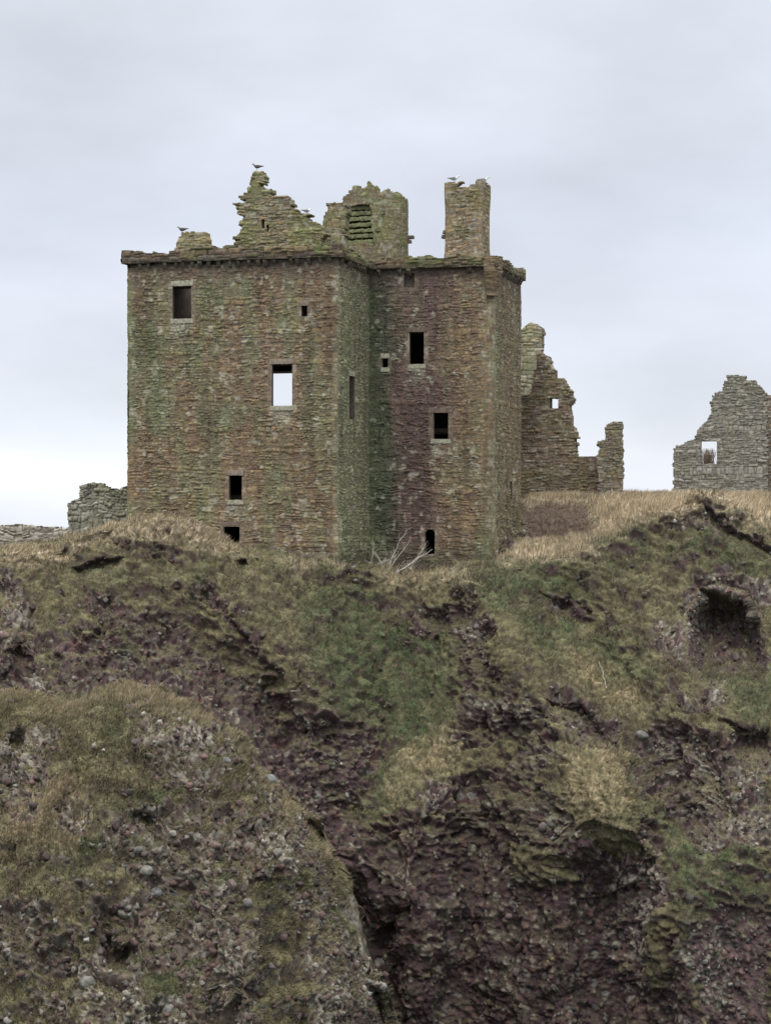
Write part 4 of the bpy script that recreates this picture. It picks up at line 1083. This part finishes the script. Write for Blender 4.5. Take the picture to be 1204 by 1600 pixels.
Yk = Y2[0][None, :]+(14*t**1.5)[:, None]
Pk = np.stack([P2[0, :, 0][None, :]+0*Yk+(2.5*t)[:, None], Yk, P2[0, :, 2][None, :]-(13*t**1.4)[:, None]], -1)[::-1]
P2 = np.concatenate([Pk, P2], 0)
ROCK2 = [[(210, 1085), (300, 1100), (350, 1130), (380, 1180), (340, 1210), (330, 1260), (260, 1230), (220, 1170), (200, 1120)], [(180, 1300), (270, 1260), (340, 1280), (380, 1260), (470, 1310), (520, 1370), (500, 1400), (400, 1380), (340, 1420), (330, 1480), (300, 1560), (330, 1600), (360, 1700), (120, 1700), (130, 1560), (160, 1440), (230, 1400)],
         [(0, 1140), (70, 1150), (80, 1220), (40, 1280), (0, 1280)], [(340, 1420), (400, 1440), (420, 1600), (470, 1700), (330, 1700), (330, 1500)], [(440, 1390), (520, 1370), (560, 1480), (620, 1600), (680, 1800), (480, 1800), (500, 1560), (470, 1450)],
         [(100, 1260), (140, 1270), (140, 1310), (105, 1310)], [(0, 1420), (70, 1430), (60, 1520), (0, 1500)], [(60, 1480), (100, 1480), (100, 1600), (70, 1600)], [(380, 1180), (430, 1215), (470, 1262), (510, 1312), (480, 1320), (420, 1270)]]
UN2 = [[(330, 1350), (352, 1345), (360, 1385), (335, 1385)], [(215, 1510), (280, 1500), (290, 1560), (230, 1570)], [(390, 1470), (450, 1480), (430, 1540), (395, 1530)], [(400, 1370), (490, 1360), (490, 1395), (420, 1395)]]
LI2 = [[(215, 1090), (300, 1100), (340, 1135), (310, 1160), (240, 1140)], [(0, 1140), (60, 1150), (60, 1210), (20, 1240), (0, 1200)], [(405, 1290), (470, 1310), (490, 1350), (420, 1370), (400, 1330)], [(100, 1250), (135, 1260), (140, 1310), (105, 1310)],
       [(310, 1360), (345, 1370), (360, 1450), (310, 1460)], [(130, 1380), (160, 1390), (155, 1440), (130, 1430)], [(120, 1480), (190, 1490), (170, 1600), (90, 1600)], [(190, 1530), (290, 1560), (300, 1640), (150, 1640)], [(340, 1480), (400, 1500), (400, 1600), (370, 1600)],
       [(520, 1330), (555, 1420), (600, 1560), (580, 1560), (530, 1420)], [(480, 1500), (540, 1530), (550, 1650), (490, 1650)], [(90, 1100), (110, 1095), (200, 1075), (200, 1090), (120, 1120)]]
GR2 = [[(150, 1130), (195, 1135), (190, 1165), (150, 1160)], [(230, 1230), (285, 1235), (280, 1265), (235, 1260)], [(330, 1340), (355, 1340), (362, 1390), (330, 1390)], [(400, 1180), (440, 1215), (425, 1225), (400, 1200)], [(100, 1290), (170, 1300), (130, 1360), (90, 1400)], [(410, 1370), (490, 1365), (490, 1400), (410, 1400)], [(215, 1500), (290, 1490), (300, 1570), (230, 1600)], [(520, 1420), (552, 1425), (550, 1450), (520, 1450)], [(360, 1110), (385, 1140), (370, 1150), (355, 1130)], [(150, 1090), (200, 1090), (190, 1110), (160, 1110)]]
ST2 = [[(0, 1074), (60, 1079), (110, 1096), (200, 1068), (250, 1076), (340, 1112), (405, 1175), (470, 1255), (535, 1360), (528, 1364), (462, 1262), (398, 1184), (330, 1126), (250, 1090), (200, 1086), (110, 1112), (50, 1094), (0, 1090)], [(40, 1240), (120, 1220), (150, 1280), (110, 1330), (60, 1330), (0, 1360), (0, 1280)], [(200, 1075), (260, 1080), (330, 1112), (360, 1135), (300, 1110), (240, 1090)], [(90, 1390), (120, 1400), (110, 1440), (90, 1430)], [(460, 1420), (500, 1430), (500, 1470), (470, 1460)]]
mk2 = terrain_masks(P2, ROCK2, UN2, LI2, GR2, ST2, 901, 0.24)
mk2[6][:] = mk2[6]
spur, DS, NS, CGS = terrain('rock_spur', P2, mk2, 901, cob=0.27, relief=1.05, earth=(0.108, 0.084, 0.068), cragk=0.7, lich0=0.20, top=0.55)

# sea far below, out to the horizon
seaV = [(-9000, -9000, -34), (9000, -9000, -34), (9000, 9000, -34), (-9000, 9000, -34)]
M_SEA = mat_plain('sea_water', (0.05, 0.075, 0.085), 0.2, 0.05, 0.25, 0.3)
sea = mesh('sea', np.array(seaV, float), [np.array([[0, 1, 2, 3]])], M_SEA); sea['kind'] = 'structure'

# ------------------------------------------------------------------ grass (uncountable)
def blades(name, D, nrm, weight, colr, length, n, seed, width=0.016, lab=''):
    rg = np.random.default_rng(seed)
    a = D[:-1, :-1]; b = D[1:, :-1]; c = D[:-1, 1:]
    area = np.linalg.norm(np.cross(b-a, c-a), axis=-1)
    vis = sstep(200, 135, a[..., 1])
    wgt = (weight[:-1, :-1]*np.minimum(area, 0.03)*vis).ravel(); wgt /= wgt.sum()
    k = rg.choice(wgt.size, n, p=wgt)
    r, cc = np.unravel_index(k, area.shape)
    u, v_ = rg.random(n), rg.random(n)
    p = a[r, cc]*(1-u-v_)[:, None]+b[r, cc]*u[:, None]+c[r, cc]*v_[:, None]
    nn = nrm[r, cc]; L = length[r, cc]*rg.uniform(0.45, 1.25, n)
    # combed by the wind, hanging where the slope is steep
    comb = np.stack([0.35+0.5*fbm(p[:, 0], p[:, 1], p[:, 2], 1.3, 2, seed+3), -0.15+0*L, 0*L], -1)
    d = nn*0.55+np.array([0, 0, 0.75])+comb*0.5+rg.normal(0, 0.28, (n, 3)); d /= np.linalg.norm(d, axis=1, keepdims=True)
    steep = 1-np.clip(nn[:, 2], 0, 1)
    droop = np.array([0, 0, -1])*(0.35+0.9*steep)[:, None]+comb*0.6+nn*0.2
    side = np.cross(d, rg.normal(0, 1, (n, 3))); side /= np.linalg.norm(side, axis=1, keepdims=True)
    wd = (width*rg.uniform(0.7, 1.4, n))[:, None]
    p0 = p-nn*0.03; p1 = p0+d*(L*0.5)[:, None]; p2 = p1+(d+droop*0.75)*(L*0.5)[:, None]
    V = np.stack([p0-side*wd, p0+side*wd, p1-side*wd*0.75, p1+side*wd*0.75, p2], 1)
    base = np.arange(n)[:, None]*5
    q = base+np.array([[0, 1, 3, 2]]); tr = base+np.array([[2, 3, 4]])
    col = colr[r, cc]*rg.uniform(0.55, 1.7, n)[:, None]
    pale = rg.random(n) < 0.17; col[pale] = col[pale]*0.5+np.array((0.36, 0.30, 0.19))*0.5
    col = np.repeat(col[:, None], 5, 1); 
    o = mesh(name, V.reshape(-1, 3), [q, tr], M_BLADE, None, col.reshape(-1, 3))
    tag(o, lab, 'grass', kind='stuff'); return o
wt = np.clip(1-mk[2]*1.15, 0, 1)*(1+(0.3+1.2*sstep(935, 880, mk[1]))*mk[5])
fr = sstep(-120, -40, mk[0])*sstep(1330, 1250, mk[0])
wt = wt*(0.08+0.92*fr)*sstep(1650, 1600, mk[1])
tp_ = sstep(935, 880, mk[1])
ln = 0.20+(0.06+0.15*tp_)*mk[5]+0.03*mk[4]+0.18*mk[7]
blades('grass', DH, NH, wt, CGH, ln, 330000, 5, 0.013, 'wind-combed straw and olive grass covering the castle headland and its slopes')
wt2 = np.clip(1-mk2[2]*1.15, 0, 1)*sstep(-90, -20, mk2[0])*sstep(1680, 1620, mk2[1])*(1+1.0*mk2[5])
wt2[:NB2-6] = 0
ln2 = 0.18+0.10*mk2[5]+0.16*mk2[7]
blades('grass', DS, NS, wt2, CGS, ln2, 140000, 6, 0.011, 'coarse hanging grass on the near rocky spur at lower left')

# ------------------------------------------------------------------ cobbles set in the conglomerate
def ico(sub=2):
    t = (1+5**.5)/2
    V = [(-1, t, 0), (1, t, 0), (-1, -t, 0), (1, -t, 0), (0, -1, t), (0, 1, t), (0, -1, -t), (0, 1, -t), (t, 0, -1), (t, 0, 1), (-t, 0, -1), (-t, 0, 1)]
    Fc = [(0, 11, 5), (0, 5, 1), (0, 1, 7), (0, 7, 10), (0, 10, 11), (1, 5, 9), (5, 11, 4), (11, 10, 2), (10, 7, 6), (7, 1, 8), (3, 9, 4), (3, 4, 2), (3, 2, 6), (3, 6, 8), (3, 8, 9), (4, 9, 5), (2, 4, 11), (6, 2, 10), (8, 6, 7), (9, 8, 1)]
    V = [np.array(v)/np.linalg.norm(v) for v in V]
    for _ in range(sub):
        ch = {}; nf = []
        def mid(i, j):
            k = (min(i, j), max(i, j))
            if k not in ch:
                m = V[i]+V[j]; V.append(m/np.linalg.norm(m)); ch[k] = len(V)-1
            return ch[k]
        for a, b, c in Fc:
            x, y, z = mid(a, b), mid(b, c), mid(c, a)
            nf += [(a, x, z), (b, y, x), (c, z, y), (x, y, z)]
        Fc = nf
    return np.array(V), np.array(Fc)
IV1, IF1 = ico(1); IV3, IF3 = ico(3)
def cobbles(D, nrm, weight, n, seed, smin, smax, lab, lich, darkm=None):
    rg = np.random.default_rng(seed)
    a = D[:-1, :-1]; area = np.linalg.norm(np.cross(D[1:, :-1]-a, D[:-1, 1:]-a), axis=-1)
    wgt = (weight[:-1, :-1]*np.minimum(area, 0.03)).ravel(); wgt /= wgt.sum()
    k = rg.choice(wgt.size, n, p=wgt); r, c = np.unravel_index(k, area.shape)
    p = a[r, c]; nn = nrm[r, c]
    sz = smin*(smax/smin)**(rg.random(n)**2.2)
    sc = rg.uniform(0.6, 1.25, (n, 3))*sz[:, None]
    V = IV1[None]*(1+0.30*rg.normal(0, 1, (n, len(IV1), 1)).clip(-1.3, 1.3))
    V = V*sc[:, None, :]
    q = rg.normal(0, 1, (n, 4)); q /= np.linalg.norm(q, axis=1, keepdims=True); w_, x, y, z = q.T
    R = np.stack([1-2*(y*y+z*z), 2*(x*y-z*w_), 2*(x*z+y*w_), 2*(x*y+z*w_), 1-2*(x*x+z*z), 2*(y*z-x*w_), 2*(x*z-y*w_), 2*(y*z+x*w_), 1-2*(x*x+y*y)], -1).reshape(-1, 3, 3)
    V = np.einsum('nij,nkj->nki', R, V)+(p+nn*(sz*0.15)[:, None])[:, None]
    pal = np.array([(0.078, 0.055, 0.052), (0.098, 0.082, 0.075), (0.115, 0.074, 0.066), (0.066, 0.06, 0.05), (0.145, 0.135, 0.12), (0.23, 0.22, 0.195)])
    pr = np.array([0.32, 0.22, 0.14, 0.2, 0.09, 0.03])
    col = pal[rg.choice(6, n, p=pr)]*rg.uniform(0.75, 1.25, (n, 1))
    if darkm is not None: col = col*(1-0.45*darkm[r, c])[:, None]
    lk = (rg.random(n) < lich[r, c]*0.4); col[lk] = np.array((0.21, 0.195, 0.165))*rg.uniform(0.7, 1.2, (lk.sum(), 1))
    col = np.repeat(col[:, None], len(IV1), 1)
    fc = (np.arange(n)[:, None, None]*len(IV1)+IF1[None]).reshape(-1, 3)
    o = mesh('cobbles', V.reshape(-1, 3), [fc], M_COBBLE, None, col.reshape(-1, 3))
    tag(o, lab, 'stones', kind='stuff')
cw_ = mk[2]*sstep(-60, -20, mk[0])*sstep(1270, 1230, mk[0])*sstep(1660, 1620, mk[1]); cw_[:NB] = 0; cw_[NB:] *= (1-0.75*lowdark[NB:])
cobbles(DH, NH, cw_, 6000, 15, 0.025, 0.13, 'small pebbles and stones studding the bare purple earth of the castle cliff', mk[3], lowdark)
cw2 = mk2[2]*sstep(-60, -20, mk2[0])*sstep(1660, 1620, mk2[1]); cw2[:NB2] = 0
cobbles(DS, NS, cw2, 6500, 16, 0.02, 0.14, 'lichened pebbles and stones studding the bare face of the near spur', mk2[3])

bd = np.minimum.reduce([sdist(DH[..., 0], DH[..., 1], [tuple(kp[k]), tuple(kp[k+1])], closed=False) for k in range(4)])
rw = sstep(1.6, 0.4, bd)*(~inpoly(DH[..., 0], DH[..., 1], [tuple(p) for p in kp]))*sstep(-0.2, 0.3, fbm(DH[..., 0], DH[..., 1], DH[..., 2], 1.2, 2, 77)+0.05)
cobbles(DH, NH, rw, 420, 17, 0.05, 0.26, 'fallen rubble stones half sunk in the grass along the foot of the tower', np.ones_like(rw)*0.5)
def surf(D, px, py):
    X, Y, Z = D[..., 0], D[..., 1], D[..., 2]
    qx = 602+X/Y*F; qy = HOR-Z/Y*F
    d = (qx-px)**2+(qy-py)**2
    cand = np.argsort(d.ravel())[:6]
    best = min(cand, key=lambda i: Y.ravel()[i])
    return D.reshape(-1, 3)[best]
BOULD = [  # px, py, half-width px, squash, colour, near?, label
 (226, 1362, 14, 0.75, (0.27, 0.255, 0.22), 1, 'pale oval boulder above a dark hollow in the middle of the near spur'),
 (418, 1219, 15, 0.7, (0.22, 0.225, 0.215), 1, 'smooth blue-grey boulder on the right shoulder of the near spur beside green moss'),
 (318, 1184, 9, 0.85, (0.20, 0.11, 0.095), 1, 'rounded reddish cobble below the top of the near spur, larger of the red ones'),
 (297, 1227, 8, 0.7, (0.23, 0.13, 0.105), 1, 'small orange-pink flat cobble in the middle of the upper near spur'),
 (336, 1322, 12, 0.7, (0.19, 0.125, 0.105), 1, 'brownish pink oval boulder right of a long ridge of rock on the spur'),
 (216, 1328, 12, 0.6, (0.17, 0.17, 0.155), 1, 'flat dark grey stone lying just above the pale oval boulder'),
 (244, 1396, 12, 0.85, (0.14, 0.14, 0.13), 1, 'dark grey rounded stone just below the pale oval boulder'),
 (192, 1428, 13, 0.75, (0.29, 0.27, 0.21), 1, 'cream yellowish stone at the edge of the hanging grass on the spur'),
 (264, 1578, 13, 1.1, (0.26, 0.25, 0.21), 1, 'tall pale egg-shaped boulder near the bottom of the spur'),
 (361, 1381, 9, 1.2, (0.21, 0.15, 0.135), 1, 'upright pinkish stone right of a green tuft on the spur'),
 (388, 1411, 9, 1.0, (0.20, 0.175, 0.165), 1, 'grey-pink round stone below the green ledge of the spur'),
 (354, 1190, 9, 1.0, (0.21, 0.215, 0.21), 1, 'grey upright cobble right of the red cobble near the spur top'),
 (136, 1535, 16, 0.8, (0.25, 0.235, 0.20), 1, 'broad lichened boulder low on the left side of the spur'),
 (862, 1286, 12, 1.1, (0.23, 0.20, 0.17), 0, 'pale boulder stuck under the grass tongue of the castle cliff'),
 (848, 1290, 9, 1.2, (0.18, 0.15, 0.135), 0, 'brown narrow boulder touching the pale one under the grass tongue'),
 (864, 1310, 7, 0.5, (0.30, 0.29, 0.26), 0, 'small whitish flat stone under the two boulders of the castle cliff'),
 (1000, 1150, 12, 0.7, (0.21, 0.20, 0.18), 0, 'grey lichened block above the dark hollow on the right cliff'),
 (792, 1432, 7, 0.9, (0.19, 0.13, 0.12), 0, 'upper pink stone on the bare lower cliff face'),
 (806, 1520, 7, 1.3, (0.17, 0.12, 0.11), 0, 'lowest dull pink stone on the bare lower cliff face'),
 (4, 994, 12, 0.8, (0.24, 0.15, 0.13), 0, 'reddish rounded boulder at the left edge of the castle cliff'),
]
for i, (bx, by, hw, sq, colb, near, lab) in enumerate(BOULD):
    p = surf(DS if near else DH, bx, by); r = 0.85*hw/F*p[1]
    V = IV3.copy(); n_ = fbm(V[:, 0]+i*5, V[:, 1], V[:, 2], 1.1, 3, 950+i); n2 = fbm(V[:, 0]+i*5, V[:, 1], V[:, 2], 0.3, 2, 970+i)
    V = V*(1+0.20*n_+0.04*n2)[:, None]*np.array([1, 0.85, sq])*r
    ca, sa = math.cos(0.5*random.uniform(-1, 1)), math.sin(0.4*random.uniform(-1, 1))
    V = np.stack([V[:, 0]*ca-V[:, 2]*sa, V[:, 1], V[:, 0]*sa+V[:, 2]*ca], -1)
    c_ = (np.array(colb)*0.45+0.035)[None]*(1+0.5*n2+0.4*n_)[:, None]
    o = mesh('boulder', V, [IF3], M_COBBLE, None, c_, smooth=True)
    o.location = tuple(p+np.array([0, r*0.35, 0])); tag(o, lab, 'boulder', 'boulders bedded in the cliffs')

# ------------------------------------------------------------------ bare branches
def tube(pts, r0, r1, seg=6):
    pts = np.array(pts, float); n = len(pts); V = []; Q = []
    for i in range(n):
        d = pts[min(i+1, n-1)]-pts[max(i-1, 0)]; d /= np.linalg.norm(d)+1e-9
        u = np.cross(d, [0.3, 0.9, 0.2]); u /= np.linalg.norm(u); v_ = np.cross(d, u)
        r = r0+(r1-r0)*i/(n-1)
        for k in range(seg):
            a = 2*math.pi*k/seg; V.append(pts[i]+(u*math.cos(a)+v_*math.sin(a))*r)
    for i in range(n-1):
        for k in range(seg):
            Q.append((i*seg+k, i*seg+(k+1) % seg, (i+1)*seg+(k+1) % seg, (i+1)*seg+k))
    return V, Q
def tubes(name, lines, mat, parent=None, offset=(0, 0, 0)):
    V = []; Q = []
    for pts, r0, r1 in lines:
        v_, q_ = tube(pts, r0, r1); b = len(V); V += list(np.array(v_)-np.array(offset)); Q += [tuple(i+b for i in f) for f in q_]
    return mesh(name, np.array(V), [np.array(Q)], mat, parent)
M_TWIG = mat_plain('bleached_twig', (0.36, 0.33, 0.29), 0.25, 9)
M_TWIG2 = mat_plain('brown_twig', (0.19, 0.15, 0.12), 0.3, 9)
def crook(a, b, k=5, j=0.05):
    a = np.array(a); b = np.array(b); L = np.linalg.norm(b-a)
    return [a+(b-a)*i/k+(np.array([random.uniform(-1, 1) for _ in range(3)])*j*L*(0 < i < k)) for i in range(k+1)]
bush = empty('bare_bush', tuple(at(610, 902, 121.6)))
tag(bush, 'leafless bleached bush with crossing stems at the foot of the tower doorway', 'bush')
bo = np.array(bush.location)
stems = [((607, 902), (586, 862), 121.4, 121.9, .020), ((609, 902), (675, 858), 121.2, 122.2, .024), ((612, 900), (660, 866), 121.3, 122.0, .018), ((604, 898), (613, 868), 121.5, 121.8, .018), ((580, 887), (612, 872), 121.8, 122.2, .018), ((604, 884), (636, 826), 121.9, 122.6, .016),
         ((579, 888), (584, 846), 121.9, 122.1, .014), ((656, 905), (640, 888), 121.2, 121.6, .015), ((606, 892), (640, 843), 121.6, 122.2, .014), ((640, 890), (668, 845), 122.0, 122.6, .012), ((590, 890), (625, 889), 121.7, 121.9, .010), ((620, 884), (660, 886), 121.8, 121.9, .010)]
for (a, b, ya, yb, r) in stems:
    pts = crook(at(a[0], a[1], ya), at(b[0], b[1], yb), 6, 0.02); ls = [(pts, r*1.25, r*0.55)]
    for _ in range(13):
        k = random.randint(1, 5); L = random.uniform(0.25, 0.75); d = (pts[-1]-pts[0]); d = d/np.linalg.norm(d)+np.array([random.uniform(-.8, .8), random.uniform(-.4, .4), random.uniform(-.2, .8)])
        ls.append((crook(pts[k], pts[k]+d*L*0.7, 4, 0.08), r*0.38, r*0.18))
    tubes('stem', ls, M_TWIG if r > .0115 else M_TWIG2, bush, bo)
tw = tubes('bare_twig', [(crook(surf(DH, 948, 1075)+np.array([0, -.05, 0]), at(935, 1033, surf(DH, 935, 1033)[1]-0.35), 7, 0.03), 0.018, 0.008)], M_TWIG)
tag(tw, 'single thin pale dead stalk standing on the grassy slope right of centre', 'twig')
# dead brambles right of the tower
ls = []
sel = np.argwhere(brm > 0.4)
rr_ = random.Random(4)
for _ in range(3800):
    i, j = sel[rr_.randrange(len(sel))]; p = DH[i, j]
    if p[1] > 140: continue
    d = np.array([rr_.uniform(-1, 1), rr_.uniform(-.5, .3), rr_.uniform(-.1, .5)]); L = rr_.uniform(0.3, 0.9)
    a = p+np.array([0, 0, -0.03]); m = a+d*L*0.5+np.array([0, 0, 0.16]); b = a+d*L+np.array([0, 0, -0.05])
    ls.append(([a, m, b], 0.013, 0.006))
br = tubes('brambles', ls, mat_plain('dead_bramble', (0.145, 0.11, 0.082), 0.5, 3))
tag(br, 'dark brown tangle of dead brambles on the grass right of the tower', 'brambles', kind='stuff')
# low bush behind the far gable's window
bsh = empty('shrub', tuple(at(1106, 760, 156))); tag(bsh, 'small brown bush seen through the window of the grey gable', 'bush')
so = np.array(bsh.location); ls = []
for _ in range(160):
    b = at(1108+rr_.uniform(-13, 10), 742, 156+rr_.uniform(-.3, .3)); t_ = at(1104+rr_.gauss(0, 7), 700+abs(rr_.gauss(0, 9)), 156+rr_.uniform(-.8, .8))
    ls.append((crook(b, t_, 4, 0.05), 0.02, 0.008))
for nme, part in (('stem', ls[:40]), ('twig_crown', ls[40:])): tubes(nme, part, M_TWIG2, bsh, so)
tubes('stem', [(crook(at(1107, 775, 156), at(1107, 738, 156), 4, .02), .05, .04)], M_TWIG2, bsh, so)

# ------------------------------------------------------------------ gulls
M_WHITE = mat_plain('gull_white_feather', (0.62, 0.61, 0.60), 0.08, 8); M_GREYF = mat_plain('gull_grey_feather', (0.20, 0.205, 0.22), 0.15, 8); M_DARKF = mat_plain('gull_dark_feather', (0.10, 0.09, 0.085), 0.25, 20)
M_BEAK = mat_plain('gull_beak', (0.40, 0.26, 0.07), 0.1, 8); M_LEG = mat_plain('gull_leg', (0.36, 0.25, 0.22), 0.1, 8)
def loft(rings, seg=12):
    V = []; Q = []
    for (x, z, ry, rz_) in rings:
        for k in range(seg):
            a = 2*math.pi*k/seg; V.append((x, ry*math.cos(a), z+rz_*math.sin(a)))
    for i in range(len(rings)-1):
        for k in range(seg):
            Q.append((i*seg+k, i*seg+(k+1) % seg, (i+1)*seg+(k+1) % seg, (i+1)*seg+k))
    Q0 = [tuple(range(seg))]
    return np.array(V), np.array(Q)
def gull(p, face, label, young=False, size=1.0, yaw=0.0):
    g = empty('seagull', tuple(p)); tag(g, label, 'gull', 'gulls perched on the castle')
    g.rotation_euler = (0, 0, yaw if face > 0 else math.pi+yaw); g.scale = (size,)*3
    bm_ = M_DARKF if young else M_WHITE
    # body, neck and head: one continuous surface, bird looks to +x
    V, Q = loft([(-0.30, 0.205, 0.004, 0.004), (-0.26, 0.205, 0.035, 0.012), (-0.17, 0.195, 0.062, 0.04), (-0.06, 0.18, 0.088, 0.078), (0.05, 0.185, 0.092, 0.088), (0.13, 0.215, 0.072, 0.078), (0.175, 0.262, 0.048, 0.055), (0.20, 0.305, 0.044, 0.046), (0.235, 0.325, 0.040, 0.040), (0.262, 0.322, 0.022, 0.024), (0.275, 0.318, 0.004, 0.004)])
    mesh('body', V, [Q], bm_, g, smooth=True)
    V, Q = loft([(0.26, 0.317, 0.013, 0.015), (0.30, 0.314, 0.010, 0.012), (0.325, 0.308, 0.007, 0.009), (0.335, 0.300, 0.001, 0.002)], 8)
    mesh('beak', V, [Q], M_BEAK, g, smooth=True)
    for sg in (-1, 1):
        V, Q = loft([(0.11, 0.222, 0.006, 0.02), (0.06, 0.215, 0.016, 0.062), (-0.05, 0.212, 0.018, 0.066), (-0.16, 0.215, 0.014, 0.046), (-0.27, 0.225, 0.010, 0.024), (-0.37, 0.232, 0.003, 0.006)])
        V[:, 1] = V[:, 1]+sg*(0.082-0.16*np.clip(-V[:, 0]-0.08, 0, 1))
        mesh('wing', V, [Q], M_DARKF if young else M_GREYF, g, smooth=True)
        v_, q_ = tube([(0.03, sg*0.035, 0.13), (0.015, sg*0.035, 0.07), (0.025, sg*0.035, 0.005)], 0.009, 0.007)
        b = len(v_); v2, q2 = tube([(0.02, sg*0.035, 0.006), (0.075, sg*0.035, 0.004)], 0.008, 0.018)
        mesh('leg', np.array(list(v_)+list(v2)), [np.array(list(q_)+[tuple(i+b for i in f) for f in q2])], M_LEG, g)
    return g
Yga = lambda px: line_s(gA, gB, px)[1]+0.35
gull(at(402, 266, Yga(402)), -1, 'brown mottled gull on the topmost pinnacle of the broken gable', True, 0.95, 0.2)
gull(at(285, 364, Yga(285)), -1, 'dark gull perched on the square stub at the left of the tower top', True, 0.95, -0.2)
gull(at(479, 335, Yga(479)), 1, 'gull on the lower right shoulder of the broken gable', False, 0.9, 0.5)
Yc_ = CH[0][1]+0.2
gull(at(709, 285, Yc_), 1, 'white grey-winged gull on the left edge of the chimney stack', False, 1.0, -0.15)
gull(at(755, 287, Yc_), 1, 'white grey-winged gull on the right edge of the chimney stack', False, 1.0, -0.1)
